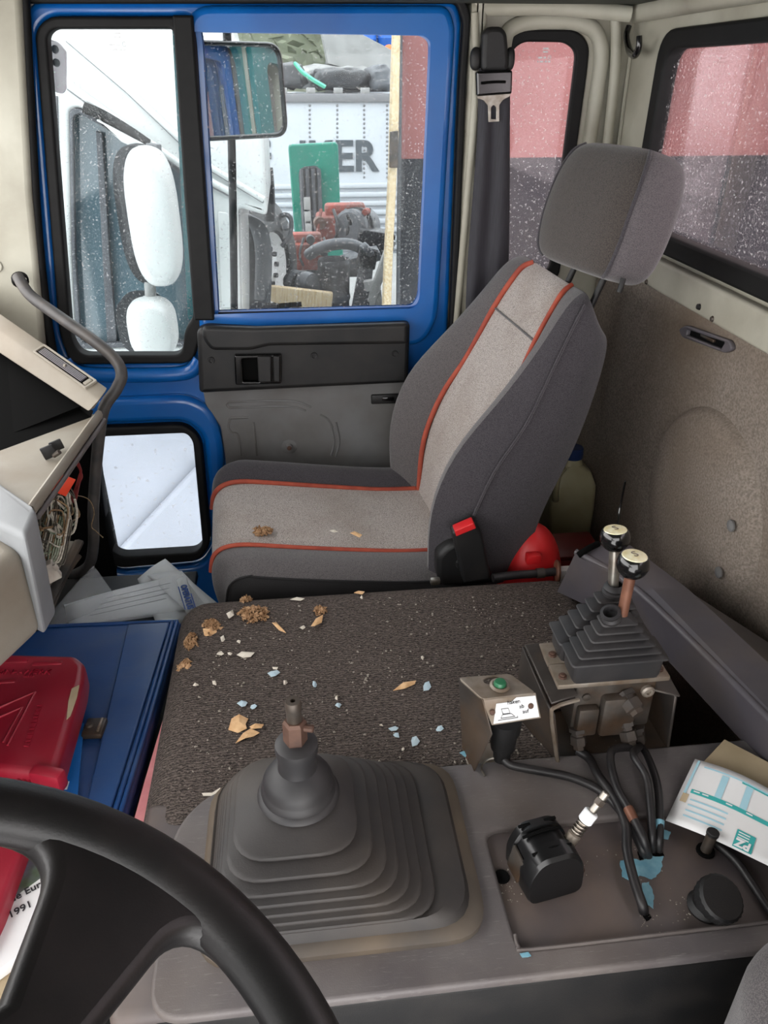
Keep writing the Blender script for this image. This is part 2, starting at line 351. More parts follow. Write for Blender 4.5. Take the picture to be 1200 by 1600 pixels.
K['redflat'] = mat('bright_red_plastic', sr(206, 34, 38), 0.42)
K['darkred'] = mat('dark_red_lacquer', sr(112, 26, 26), 0.4, dust=sr(60, 40, 36), dscale=9, damt=.5)
K['pink'] = mat('pink_card', sr(226, 150, 152), 0.8, col2=sr(206, 128, 132), nscale=20)
K['sky'] = mat('blue_booklet_print', sr(24, 110, 190), 0.4)
K['paper'] = mat('white_paper', sr(240, 241, 242), 0.7, col2=sr(228, 228, 228), nscale=6)
K['cream_paper'] = mat('yellowed_paper', sr(190, 172, 142), 0.8, col2=sr(168, 150, 120), nscale=10)
K['ink'] = mat('dark_print', sr(40, 40, 46), 0.7)
K['teal_ink'] = mat('teal_print', sr(60, 172, 170), 0.6)
K['pale_ink'] = mat('pale_blue_print', sr(170, 212, 226), 0.6)
K['blue_ink'] = mat('blue_print', sr(20, 70, 150), 0.6)
K['white'] = mat('white_print', sr(236, 238, 240), 0.6)
K['film'] = film_mat('clear_plastic_sleeve', sr(235, 237, 240), .16)
K['wiregreen'] = mat('wire_green_white', sr(180, 190, 168), .5, col2=sr(104, 122, 98), nscale=160)
K['wirewhite'] = mat('wire_white', sr(226, 220, 206), .5, col2=sr(176, 168, 152), nscale=160)
K['wirebrown'] = mat('wire_brown', sr(160, 134, 98), .5, col2=sr(112, 88, 62), nscale=160)
K['wireblack'] = mat('wire_black', sr(52, 50, 46), .5, col2=sr(90, 84, 70), nscale=160)
K['wirered'] = mat('wire_red', sr(122, 38, 36), .5)
K['orange'] = mat('orange_tag', sr(244, 74, 40), .5)
K['connector'] = mat('white_connector', sr(196, 190, 178), .6, dust=sr(140, 120, 100), dscale=40, damt=.5)
K['ivory'] = mat('knob_emblem', sr(242, 238, 208), .3, coat=.4, col2=sr(226, 214, 160), nscale=90)
K['green'] = mat('green_button', sr(44, 104, 72), .3)
K['flake'] = mat('pale_blue_paint_flake', sr(188, 206, 214), .6, col2=sr(168, 190, 202), nscale=60)
K['shav'] = mat('peeled_varnish', sr(224, 186, 140), .7, col2=sr(200, 156, 110), nscale=80)
K['shavw'] = mat('white_chip', sr(216, 208, 194), .8)
K['foam'] = mat('crumbled_foam', sr(186, 150, 114), 1.0, col2=sr(142, 108, 76), nscale=90, bump=1, bscale=300)
K['crumb'] = mat('pale_crumbs', sr(150, 143, 132), .9)
K['patch'] = mat('peeling_blue_paint', sr(104, 156, 176), .6, col2=sr(130, 176, 190), nscale=70)
K['jug'] = mat('yellowed_jug_plastic', sr(170, 164, 134), .45, col2=sr(148, 140, 108), nscale=8)
K['cap'] = mat('blue_cap', sr(30, 50, 92), .4)
K['beam'] = mat('grey_trim_beam', sr(86, 82, 88), .5, col2=sr(72, 69, 74), nscale=8, bump=.1, bscale=600, dust=sr(104, 92, 80), dscale=9, damt=.4)
# outside
K['wtruck'] = mat('white_truck_paint', sr(214, 216, 214), .35, coat=.3, col2=sr(204, 206, 204), nscale=3)
K['trailer'] = mat('trailer_sheet', sr(182, 187, 192), .5, col2=sr(174, 179, 184), nscale=2)
K['tgrey'] = mat('trailer_rail', sr(112, 112, 114), .6)
K['letter'] = mat('grey_lettering', sr(62, 70, 76), .6)
K['contred'] = mat('container_red', sr(136, 88, 86), .6, col2=sr(124, 78, 76), nscale=3)
K['contblk'] = mat('container_black', sr(40, 40, 46), .6, col2=sr(32, 32, 36), nscale=4)
K['timber'] = mat('timber_post', sr(206, 190, 160), .8, stretch=(6, 6, .5), col2=sr(180, 158, 122), nscale=20)
K['truckdim'] = mat('dimmed_white_truck_paint', sr(162, 166, 172), .4, col2=sr(154, 158, 164), nscale=3)  # darker copy of the white truck paint, dims its overbright lower body
K['greenp'] = mat('green_panel_paint', sr(0, 120, 100), .45, col2=sr(0, 106, 90), nscale=3)
K['engred'] = mat('rusty_red_engine', sr(140, 58, 44), .7, col2=sr(92, 50, 42), nscale=14)
K['grey'] = mat('yard_grey_metal', sr(86, 88, 92), .55, .2, col2=sr(70, 72, 76), nscale=8)
K['lgrey'] = mat('pale_grey_metal', sr(150, 150, 148), .6, col2=sr(130, 130, 128), nscale=6)
K['dgrey'] = mat('dark_yard_metal', sr(44, 45, 48), .5, col2=sr(36, 36, 38), nscale=8)
K['cgate'] = mat('concrete_yard', sr(150, 150, 148), .9, col2=sr(132, 132, 130), nscale=2)
K['glassdk'] = mat('parked_truck_glass', sr(86, 106, 114), .08, spec=.8, col2=sr(70, 88, 96), nscale=2)
K['mirror'] = mat('mirror_silver', sr(225, 228, 230), .02, 1.0)
K['leaf'] = mat('hedge_leaf', sr(128, 132, 112), .8, col2=sr(104, 110, 90), nscale=4)
K['bluebar'] = mat('blue_drum_plastic', sr(28, 92, 176), .45)
K['orangeb'] = mat('orange_float', sr(214, 104, 48), .5)
K['mint'] = mat('mint_strip', sr(70, 170, 136), .5)
K['gdoor'] = glass('door_glass', haze=.012, spots=.32, sscale=190, tint=(.78, .82, .84, 1), refl=.15)
K['glow'] = glass('lower_door_glass', haze=.08, spots=.4, sscale=90, tint=(.80, .83, .87, 1))
K['gquarter'] = glass('quarter_glass', haze=.035, spots=.5, sscale=150, tint=(.80, .76, .78, 1))
K['grear'] = glass('rear_glass', haze=.016, spots=.35, sscale=170, tint=(.80, .76, .78, 1), refl=.5)

# ================================================================== the cab shell
FZ = 0.0
struct(box2('floor', (-1.0, -0.45, FZ - .06), (0.86, 1.96, FZ), K['floor'], None, 0))
struct(box2('ceiling', (-0.8, -0.45, 1.585), (0.86, 2.02, 1.65), K['ceil'], None, 0))
# front wall: bulkhead below the windscreen
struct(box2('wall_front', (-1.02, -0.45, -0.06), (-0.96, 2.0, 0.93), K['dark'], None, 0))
# driver side wall with its open doorway behind the camera, enlarged for more sky light
wl = struct(yplate('wall_left', [rect(-1.0, -.06, .86, 1.65), rect(-.86, .12, .60, 1.55, .05)], -.43, .02, K['cream']))
# ---- far side wall behind the door (cream pillar, quarter window opening)
QY = 1.94
qw_out = [(792, 62), (812, 46), (900, 46), (921, 68), (917, 110), (872, 440), (770, 440), (778, 300)]
qw_in = [(800, 78), (818, 65), (884, 66), (900, 80), (897, 110), (858, 425), (775, 425), (786, 300)]
side = [V((.375, .0)), V((.84, .0)), V((.84, 1.62)), V((.375, 1.62))]
wr = struct(yplate('wall_right', [[(v.x, v.y) for v in side], py(qw_out, QY, .03)], QY + .025, .025, K['cream'], None, .004))
yplate('outer_skin', [[(v.x, v.y) for v in side], py(qw_out, QY, .03)], QY + .06, .008, K['teal'], wr)
# rounded cream moulding around the quarter window and the B-pillar strip
def ypath(pts, y): return [P(a, b, y=y) for a, b in pts]
tube('window_moulding', ypath([(775, 400), (782, 240), (786, 90), (808, 40), (905, 36), (938, 70), (930, 160), (905, 330)], QY - .004), .017, K['cream'], wr, 10, n=8)
pb = [V((.392, .3)), V((.436, .3)), V((.436, 1.60)), V((.40, 1.60))]
yplate('pillar_strip', [[(v.x, v.y) for v in rounded(pb, .01)]], 1.915, .03, K['cream'], wr, .014, 3)
tube('pillar_edge', [P(742, 20, y=1.885), P(742, 150, y=1.885), P(728, 330, y=1.885), P(712, 520, y=1.885)], .009, K['cream'], wr, 8)
tube('pillar_ridge', [P(962, 30, y=1.925), P(960, 120, y=1.925), P(940, 300, y=1.925), P(925, 420, y=1.925)], .012, K['cream'], wr, 8)
tube('roof_rail', [P(735, 14, y=1.9), P(860, 12, y=1.9), P(985, 22, y=1.88)], .016, K['cream'], wr, 8)
# quarter window: rubber frame and dusty pane
w4 = struct(yplate('window_4', [py(qw_in, QY + .02, .022)], QY + .022, .002, K['gquarter']))
yplate('rubber_seal', [py(qw_out, QY - .004, .034), py(qw_in, QY - .004, .026)], QY + .0, .010, K['rubber'], w4, .005)
def glass_print(o, w, parent):
    """small maker's stamp on the pane: unreadable rows and a ring"""
    o = V(o)
    for dx, dz, ww in ((.08, .0, .34), (.06, -.16, .30), (-.22, -.46, .26), (.06, -.46, .16), (-.34, -.66, .08), (-.12, -.66, .22), (.14, -.66, .14), (.34, -.66, .16)):
        box('etched_mark', o + V((dx * w, 0, dz * w)), (ww * w, .0006, .09 * w), K['white'], parent, 0)
    tube('etched_ring', [o + V((.34 * w + .09 * w * math.cos(t), 0, -.44 * w + .10 * w * math.sin(t))) for t in [k * .5236 for k in range(12)]], .0007, K['white'], parent, 4, True, 1)
glass_print(P(851, 76, y=QY + .018), .038, w4)

# ---- rear wall with the wide rear window
RX_ = 0.78
rw = [(1.735, 1.50), (-.05, 1.50), (-.05, 1.165), (1.755, 1.165)]
rwo = [(1.775, 1.535), (-.09, 1.535), (-.09, 1.125), (1.795, 1.125)]
wb = struct(xplate('wall_back', [[(-.45, -.06), (1.97, -.06), (1.97, 1.62), (-.45, 1.62)], [(v.x, v.y) for v in rounded([V(q) for q in rwo], .05)]], RX_ + .013, .013, K['cream'], None, .003))
tube('corner_seam', [P(985, 85, x=RX_ - .004), P(975, 160, x=RX_ - .004), P(962, 260, x=RX_ - .004)], .004, K['cream'], wb, 6)
tube('roof_rail', [V((RX_ - .01, 1.92, 1.572)), V((RX_ - .01, 1.5, 1.574)), V((RX_ - .01, .6, 1.572)), V((RX_ - .01, -.2, 1.572))], .02, K['cream'], wb, 8)
sill = box2('window_sill', (RX_ - .022, -.3, 1.055), (RX_ + .002, 1.93, 1.118), K['cream'], wb, .008, 3)
for yy in (1.325, 1.62): lathe('rivet', [(0, .004), (.004, .0035), (.006, 0)], (RX_ - .022, yy, 1.064), (-1, 0, 0), K['dull'], wb, 10)
w5 = struct(xplate('window_5', [[(v.x, v.y) for v in rounded([V(q) for q in rwo], .05)]], RX_ + .015, .002, K['grear']))
xplate('rubber_seal', [[(v.x, v.y) for v in rounded([V(q) for q in rwo], .06)], [(v.x, v.y) for v in rounded([V(q) for q in rw], .045)]], RX_ + .008, .017, K['rubber'], w5, .006)
# felt lining on the rear wall
fl = [(1.925, .0), (-.4, .0), (-.4, 1.062), (1.925, 1.062)]
trim = struct(xplate('trim_1', [fl], RX_ - .006, .010, K['felt'], None, .006))
trim['label'] = 'grey brown felt lining of the rear wall'
cx = P(1092, 800, x=RX_ - .02)
ring0 = []
for rr, hh in ((.205, 0), (.198, .012), (.186, .020), (.12, .026), (.0001, .028)):
    ring0.append([V((RX_ - .016 - hh, cx.y + rr * 1.0 * math.cos(a), cx.z + rr * math.sin(a))) for a in [2 * math.pi * k / 48 for k in range(48)]])
loft('pressed_bulge', ring0, K['felt'], trim, False, False)
for q in ((1165, 820), (1145, 893)):
    c = P(*q, x=RX_ - .018); lathe('lining_button', [(.0001, .006), (.006, .0055), (.0105, .003), (.011, 0)], c + V((-.026 if q[1] < 900 else 0, 0, 0)), (-1, 0, 0), K['card'], trim, 16)
c = P(1096, 480, x=RX_ - .018); lathe('lining_clip', [(.0001, .010), (.005, .009), (.007, 0)], c, (-1, 0, .2), K['blackp'], trim, 12)
c = P(908, 705, x=RX_ - .018); box('lining_bracket', c, (.008, .012, .03), K['dull'], trim, .003)
# recessed tray in the lining
tr = [P(a, b, x=RX_ - .02) for a, b in ((1063, 514), (1075, 508), (1144, 532), (1148, 546), (1136, 552), (1068, 527))]
xplate('tray_rim', [[(v.x, v.y) for v in rounded([V((p.y, p.z)) for p in tr], .01)], px_([(1078, 515), (1136, 535), (1130, 545), (1076, 524)], RX_ - .02, .003)], RX_ - .020, .005, K['beam'], trim, .003)
xplate('tray_recess', [px_([(1074, 512), (1140, 534), (1132, 548), (1072, 526)], RX_ - .017, .003)], RX_ - .0165, .0012, K['dark'], trim)
q = P(1106, 528, x=RX_ - .02); box('tray_slide', q, (.006, .05, .006), K['dull'], trim, .002, M=RX(-3))
# ---- A-pillar at the windscreen
ap = [P(a, b, y=1.86) for a, b in ((-60, -10), (34, -10), (50, 300), (70, 520), (80, 700), (-60, 700))]
ta = struct(yplate('trim_2', [[(p.x, p.z) for p in ap]], 1.90, .05, K['cream'], None, .012, 3))
ta['label'] = 'cream painted windscreen pillar'
lathe('pillar_plug', [(.0001, .002), (.012, .0018), (.0135, 0)], P(-6, 416, y=1.848), (0, -1, 0), K['cream'], ta, 20)
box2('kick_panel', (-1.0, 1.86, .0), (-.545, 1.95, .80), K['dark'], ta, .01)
tube('door_opening_seal', [P(a, b, y=1.872) for a, b in ((38, -4), (48, 200), (62, 400), (84, 560), (120, 700), (140, 900))], .011, K['rubber'], ta, 8)

# ---- the blue door
DY = 1.90
dout = [(40, 2), (712, 0), (722, 30), (716, 130), (700, 520), (690, 960), (130, 960), (120, 700), (78, 545), (52, 250)]
f_out = [(56, 48), (78, 26), (300, 26), (307, 60), (322, 300), (334, 498), (316, 515), (302, 566), (112, 568), (94, 520)]
f_in = [(75, 56), (86, 45), (270, 45), (274, 60), (288, 300), (303, 495), (290, 512), (285, 553), (128, 553), (113, 530)]
m_in = [(303, 38), (655, 44), (672, 60), (672, 90), (653, 468), (640, 484), (336, 493)]
m_door = [(286, 34), (662, 41), (682, 58), (682, 92), (663, 470), (650, 489), (318, 499)]
m_skin = [(262, 16), (690, 22), (706, 60), (686, 480), (664, 508), (290, 514)]
l_out = [(140, 668), (290, 662), (314, 684), (330, 848), (312, 874), (186, 886), (160, 870)]
l_in = [(150, 681), (292, 675), (302, 688), (317, 850), (306, 861), (190, 868), (172, 855)]
door = struct(yplate('door_1', [py(dout, DY, .03), py(f_out, DY, .03), py(m_door, DY, .02), py(l_out, DY, .03)], DY + .02, .02, K['blue'], None, .012, 4))
door['label'] = 'blue painted passenger door with three panes and a dark grab panel'
# outer skin of the door: the pane openings again, seen from outside
yplate('outer_skin', [py(dout, DY, .03), py(f_out, DY, .03), py(m_skin, DY, .02), py(l_out, DY, .03)], DY + .068, .01, K['teal'], door)
# raised pressing around the main window and around the lower window
yplate('window_pressing', [py([(290, 8), (700, 8), (712, 40), (684, 500), (660, 540), (310, 540), (300, 300)], DY - .012, .05), py([(285, 36), (664, 42), (683, 58), (682, 92), (664, 471), (651, 490), (316, 500)], DY - .012, .028)], DY - .004, .016, K['blue'], door, .015, 4)
yplate('lower_pressing', [py([(118, 625), (296, 618), (332, 640), (349, 690), (352, 960), (120, 960)], DY - .018, .06), py([(140, 662), (292, 657), (318, 680), (334, 850), (314, 880), (184, 892), (158, 872)], DY - .018, .03)], DY - .008, .018, K['blue'], door, .016, 4)
tube('pressed_ledge', [P(a, b, y=DY - .004) for a, b in ((104, 560), (125, 582), (200, 586), (290, 582), (312, 560))], .019, K['blue'], door, 12)
yplate('door_seal', [py([(34, -8), (722, -8), (734, 24), (727, 130), (711, 520), (702, 960), (690, 960), (701, 520), (716, 130), (722, 34), (712, 6), (40, 6)], DY - .002, .01)], DY - .004, .012, K['rubber'], door, .005)
w1 = struct(yplate('window_1', [py(f_in, DY + .02, .02)], DY + .02, .002, K['gdoor']))
yplate('rubber_seal', [py(f_out, DY - .004, .03), py(f_in, DY - .004, .024)], DY + .004, .020, K['rubber'], w1, .006, 3)
glass_print(P(180, 52, y=DY + .016), .044, w1)
w2 = struct(yplate('window_2', [py(m_door, DY + .03, .012)], DY + .03, .002, K['gdoor']))
yplate('divider_bar', [py([(270, 24), (302, 24), (320, 280), (335, 500), (304, 500), (287, 280)], DY - .022, .004)], DY - .004, .026, K['rubber'], w2, .005)
yplate('glass_channel', [py([(303, 26), (662, 30), (690, 62), (687, 95), (668, 480), (648, 496), (337, 502)], DY + .03, .03), py([(285, 36), (655, 43), (673, 60), (673, 90), (655, 468), (642, 485), (316, 494)], DY + .03, .016)], DY + .03, .010, K['blue'], w2, .004)
yplate('sill_strip', [py([(336, 488), (640, 481), (644, 487), (337, 496)], DY + .012)], DY + .012, .006, K['rubber'], w2, .002)
yplate('edge_trim', [py([(672, 100), (676, 100), (658, 462), (654, 462)], DY + .02)], DY + .02, .006, K['steel'], w2, .001)
w3 = struct(yplate('window_3', [py(l_in, DY + .02, .025)], DY + .02, .002, K['glow']))
yplate('rubber_seal', [py(l_out, DY - .016, .03), py(l_in, DY - .016, .03)], DY - .004, .022, K['rubber'], w3, .006, 3)
# grey door card with pressed outlines
yplate('door_card', [py([(316, 600), (650, 592), (650, 800), (352, 800), (353, 720), (345, 665), (322, 632)], DY - .006, .012)], DY - .010, .006, K['card'], door, .004)
def groove(pts, cyc=False): tube('card_groove', [P(a, b, y=DY - .0165) for a, b in pts], .0028, K['card'], door, 6, cyc, n=5)
groove([(358, 628), (450, 626), (486, 636)]); groove([(358, 637), (450, 635), (478, 642)]); groove([(357, 628), (354, 632), (358, 637)])
groove([(360, 653), (388, 652)]); groove([(360, 653), (357, 666), (362, 676), (372, 680), (376, 712)]); groove([(396, 660), (401, 712)])
groove([(517, 664), (522, 690), (517, 712)]); groove([(525, 660), (530, 690), (524, 714)])
groove([(500, 648), (512, 655), (520, 668)])
lathe('winder_boss', [(.0001, .004), (.006, .004), (.0065, .010), (.009, .010), (.010, .002), (.020, .001), (.021, 0)], P(452, 698, y=DY - .016), (0, -1, 0), K['card'], door, 20)
lathe('winder_stub', [(.0001, .012), (.006, .011), (.0065, 0)], P(452, 698, y=DY - .018), (0, -1, 0), K['rust'], door, 12)
# small black latch in the card
lt = box('latch_plate', P(602, 623, y=DY - .018), (.075, .012, .026), K['blackp'], door, .004)
box('latch_slide', P(606, 623, y=DY - .026), (.03, .008, .010), K['blackgloss'], lt, .002)
# dark grab panel with the recessed door handle
GY = 1.865
g = [P(a, b, y=GY) for a, b in ((308, 514), (322, 507), (404, 512), (640, 503), (637, 596), (312, 612))]
rg = [(v.x, v.y) for v in rounded([V((p.x, p.z)) for p in g], .012)]
gp = yplate('grab_panel', [rg], GY + .016, .032, K['blackp'], door, .012, 3)
yplate('panel_top_roll', [py([(316, 510), (400, 512), (638, 505), (637, 538), (420, 541), (392, 548), (330, 548), (316, 530)], GY - .032, .012)], GY - .022, .012, K['blackp'], gp, .010, 3)
hs = yplate('handle_surround', [py([(366, 553), (440, 552), (440, 598), (368, 600)], GY - .02, .006), py([(378, 560), (404, 559), (406, 594), (380, 594)], GY - .02, .003)], GY - .020, .010, K['blackgloss'], gp, .004)
yplate('handle_recess', [py([(374, 557), (410, 556), (410, 596), (376, 597)], GY - .016)], GY - .0165, .001, K['dark'], gp)
yplate('handle_lever', [py([(402, 556), (424, 556), (424, 596), (404, 597)], GY - .034, .003)], GY - .032, .007, K['blackp'], gp, .003)
yplate('lock_slider', [py([(427, 556), (437, 556), (437, 596), (428, 596)], GY - .034, .002)], GY - .032, .006, K['blackp'], gp, .002)
screw = lathe_me([(.0001, .0015), (.004, .0015), (.0055, .003), (.008, .003), (.009, 0)], 14); screw.materials.append(K['blackp']); shade(screw)
for q in ((330, 563), (491, 556), (617, 553)): link('screw', screw, None, gp, axis_frame(P(*q, y=GY - .016), (0, -1, 0)))

# ================================================================== the passenger seat
SA = math.radians(4.0)
SF = V((-math.cos(SA), -math.sin(SA), 0)); SS = V((-math.sin(SA), math.cos(SA), 0)); SU = V((0, 0, 1))
SO = V((.292, 1.545, .55))
def sp(fw, lat, up): return SO + SF * fw + SS * lat + SU * up
seat = thing('passenger_seat', 'grey cloth passenger seat with orange piping beside the blue door', 'seat', (SO.x - .2, SO.y, 0))
def sheet(name, rows, c0, c1, m, parent, sub=2):
    sub_rows = [r[c0:c1 + 1] for r in rows]; n = c1 - c0 + 1
    vs = [p for r in sub_rows for p in r]; fs = []
    for i in range(len(rows) - 1):
        for k in range(n - 1): fs.append((i * n + k, i * n + k + 1, (i + 1) * n + k + 1, (i + 1) * n + k))
    o = link(name, mesh(vs, fs), m, parent, None, 180)
    md = o.modifiers.new('s', 'SUBSURF'); md.levels = sub; md.render_levels = sub; return o
# cushion: cross sections from the back edge to the rolled front
cs = [(-.225, -.20), (-.24, -.14), (-.248, -.085), (-.246, -.040), (-.236, -.016), (-.205, .004), (-.175, .006), (-.145, .0),
      (-.07, .002), (.0, .003), (.07, .002), (.145, .0), (.172, .026), (.200, .038), (.230, .022), (.246, -.04), (.245, -.12), (.23, -.20)]
rows = []
for (fx, dz, wsc) in ((-.06, -.004, 1), (.0, -.002, 1), (.10, .004, 1.0), (.22, .022, 1.01), (.34, .042, 1.01), (.42, .056, 1.0), (.458, .058, .99), (.486, .050, .97), (.504, .030, .955), (.512, -.005, .945), (.510, -.05, .94), (.495, -.12, .93)):
    rows.append([sp(fx - (.030 if abs(y) > .2 and fx > .44 else 0) * (1 if y < 0 else 1.6), y * wsc, z + dz if z > -.1 else z) for y, z in cs])
sheet('seat_valance', rows, 0, 4, K['seatblack'], seat)
sheet('cushion_bolster', rows, 4, 7, K['seatside'], seat)
sheet('cushion_centre', rows, 7, 11, K['seatmid'], seat)
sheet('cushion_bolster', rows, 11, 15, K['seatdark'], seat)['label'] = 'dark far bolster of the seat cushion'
sheet('seat_valance', rows, 15, 17, K['seatblack'], seat)
def pipe(col, rws, r=.0052, lift=.002):
    tube('piping', [rw_[col] + SU * lift for rw_ in rws], r, K['pipe'], seat, 8, n=5)
pipe(7, rows[1:10], .0048, .003); pipe(11, rows[1:10], .0058, .003)
tube('valance_seam', [r[4] + SS * -.001 for r in rows[:10]], .0025, K['seatblack'], seat, 6, n=5)
# backrest: rows bottom -> top over the roll (rearward, height, half width, thickness, bolster depth)
bs = [(-.02, .50, .215, .15, 1.0), (.0, .55, .225, .15, 1.4), (.012, .68, .24, .15, 1.9), (.052, .79, .245, .145, 1.95), (.108, .885, .235, .135, 1.3), (.160, 1.0, .212, .12, .5), (.198, 1.068, .195, .10, .35), (.216, 1.092, .185, .085, .2), (.235, 1.101, .172, .06, .05)]
prof = [(-.98, -1.0), (-1.07, -.72), (-1.09, -.30), (-1.06, .10), (-.97, .30), (-.85, .30), (-.73, .14), (-.62, 0.0), (-.3, -.012), (0, -.02), (.3, -.012), (.62, 0.0), (.73, .15), (.85, .30), (.97, .30), (1.07, .08), (1.09, -.28), (1.05, -.72), (.96, -1.0)]
brows = []
for i, (rb, hz, hw, th, bd) in enumerate(bs):
    j0, j1 = max(i - 1, 0), min(i + 1, len(bs) - 1)
    tx, tz = bs[j1][0] - bs[j0][0], bs[j1][1] - bs[j0][1]; l = math.hypot(tx, tz); nf, nu = tz / l, tx / l    # forward normal (forward, up)
    r = []
    for a, d in prof:
        dd = d * th if d < 0 else d * .15 * bd
        if d < -.5 and i < 2: dd = d * th
        r.append(sp(-rb + dd * nf, a * hw, hz - SO.z + dd * nu))
    brows.append(r)
# close the top roll backwards
last = brows[-1]; ctr = sum((p for p in last), V()) / len(last)
brows.append([q.lerp(V((ctr.x, q.y * .9 + ctr.y * .1, ctr.z)), .5) + SU * .004 for q in last]); brows.append([q.lerp(V((ctr.x, q.y * .85 + ctr.y * .15, ctr.z)), .98) + SU * .003 for q in last])
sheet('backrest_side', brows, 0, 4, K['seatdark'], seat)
sheet('backrest_bolster', brows, 4, 7, K['seatside'], seat)
sheet('backrest_centre', brows, 7, 11, K['seatmid'], seat)
sheet('backrest_bolster', brows, 11, 15, K['seatside'], seat)
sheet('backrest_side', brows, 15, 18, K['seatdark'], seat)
bk = [[r[18], r[18].lerp(r[0], .33) , r[18].lerp(r[0], .66), r[0]] for r in brows]
sheet('backrest_shell', bk, 0, 3, K['seatblack'], seat)
tube('piping', [brows[i][11] + SF * .003 for i in range(1, 9)], .0062, K['pipe'], seat, 8, n=5)
tube('piping', [brows[i][7] + SF * .003 for i in range(1, 9)], .0055, K['pipe'], seat, 8, n=5)
tube('backrest_seam', [brows[5][k] + SF * .001 for k in range(7, 12)], .0022, K['seatside'], seat, 6, n=4)
tube('side_seam', [brows[i][3].lerp(brows[i][2], .35) + SS * -.001 for i in range(2, 8)], .003, K['seatdark'], seat, 6, n=4)
# headrest on two posts
HC = V((.585, 1.46, 1.232)); HA = 14
HM = Matrix.Translation(HC) @ RZ(180 + HA) @ RY(-16)
hr = []
for t, wd, fr_, bk_ in ((-1, .60, .50, .5), (-.96, .80, .78, .75), (-.80, .93, .95, .95), (-.4, 1.0, 1.03, 1.0), (0, 1.0, 1.06, 1.0), (.45, .97, 1.0, .98), (.80, .88, .86, .9), (.95, .74, .62, .72), (1.0, .5, .35, .45)):
    ring = []
    for k in range(28):
        a = 2 * math.pi * k / 28; c, s = math.cos(a), math.sin(a)
        x = math.copysign(abs(c) ** .62, c) * .066 * (fr_ if c > 0 else bk_); yv = math.copysign(abs(s) ** .5, s) * .148 * wd
        ring.append(V((x, yv, t * .112)))
    hr.append(ring)
hd = loft('headrest', hr, K['headgrey'], seat, True, True, True, 180, HM, 2)
hd.data.materials.append(K['headside'])
for pi, pg in enumerate(hd.data.polygons):
    if pi < (len(hr) - 1) * 28 and (4 <= pi % 28 < 10 or 18 <= pi % 28 < 24): pg.material_index = 1
# near-side panel of the headrest and its seams
def hpt(x, yv, z): return HM @ V((x, yv, z))
for kk in (4, 24): tube('headrest_seam', [HM @ (hr[i][kk] * .985) for i in range(1, 8)], .0036, K['seatdark'], hd, 8, n=5)
for s in (-.05, .05):
    a = hpt(-.005, s, -.10); b = a + (V((-.32, 0, -.95)) * .13)
    cyl('headrest_post', a + V((.02, 0, .05)), b, .0062, K['blackp'], seat, 12)
    lathe('post_sleeve', [(.012, 0), (.013, .004), (.009, .010), (.007, .012)], a.lerp(b, .62), a - b, K['blackp'], seat, 14)
tube('release_lever', [hpt(.02, .135, -.098), hpt(.02, .137, -.112), hpt(.02, .137, -.122)], .005, K['blackp'], seat, 8)
# base frame and recliner cover, buckle
box2('seat_base', (-.08, 1.36, 0.0), (.30, 1.74, .40), K['blackp'], seat, .02)
box2('seat_rail', (-.14, 1.33, .33), (.36, 1.37, .38), K['dull'], seat, .004)
rc = [P(a, b, y=1.285) for a, b in ((682, 900), (682, 868), (700, 850), (722, 843), (745, 850), (760, 875), (775, 910), (690, 915))]
yplate('recliner_cover', [[(v.x, v.y) for v in rounded([V((p.x, p.z)) for p in rc], .012)]], 1.30, .022, K['blackp'], seat, .01, 3)
lathe('recliner_pivot', [(.0001, .008), (.012, .007), (.014, 0)], P(722, 880, y=1.275), (0, -1, 0), K['blackp'], seat, 18)
bq = [P(a, b, y=1.262) for a, b in ((704, 826), (740, 808), (752, 832), (765, 900), (722, 905), (712, 860))]
bu = yplate('belt_buckle', [[(v.x, v.y) for v in rounded([V((p.x, p.z)) for p in bq], .006)]], 1.262, .017, K['blackp'], seat, .006, 3)
yplate('release_button', [py([(708, 824), (738, 811), (742, 820), (711, 833)], 1.256, .002)], 1.254, .012, K['redflat'], bu, .002)['label'] = 'red release button'
box('seat_clip', P(680, 908, y=1.25), (.02, .012, .014), K['steel'], seat, .003)

# ================================================================== seat belt on the pillar
bt = thing('seat_belt', 'black seat belt with steel tongue hanging on the cream pillar', 'seat belt', P(765, 500, y=1.87))
strip = [(771, 100, 50), (772, 150, 50), (771, 200, 50), (768, 280, 56), (764, 350, 62), (760, 420, 66), (755, 520, 66)]
vs = []; fs = []
for i, (x, yv, wd) in enumerate(strip):
    for k in range(7):
        t = k / 6 - .5; p = P(x + t * wd, yv, y=1.868); p.y += .010 * math.cos(k * 1.9 + i * .25) * min(i, 3) / 3 - .004 * i; vs.append(p)
for i in range(len(strip) - 1):
    for k in range(6): fs.append((i * 7 + k, i * 7 + k + 1, i * 7 + k + 8, i * 7 + k + 7))
o = link('webbing', mesh(vs, fs), K['belt'], bt, None, 180); m_ = o.modifiers.new('t', 'SOLIDIFY'); m_.thickness = .0016; m_ = o.modifiers.new('s', 'SUBSURF'); m_.levels = 2; m_.render_levels = 2
yplate('anchor_cover', [py([(752, 50), (762, 42), (782, 42), (790, 52), (794, 100), (790, 112), (752, 112), (750, 98)], 1.862, .012)], 1.862, .016, K['blackp'], bt, .010, 3)
blob('guide_wing', P(743, 92, y=1.866), (.012, .010, .022), K['blackp'], bt, 2.4); blob('guide_wing', P(797, 92, y=1.866), (.010, .010, .022), K['blackp'], bt, 2.4)
th = yplate('tongue_housing', [py([(743, 112), (799, 110), (798, 146), (744, 150)], 1.855, .004)], 1.855, .012, K['blackgloss'], bt, .004)
tube('housing_slot', [P(752, 130, y=1.842), P(772, 128, y=1.842), P(790, 128, y=1.842)], .003, K['dark'], th, 6)
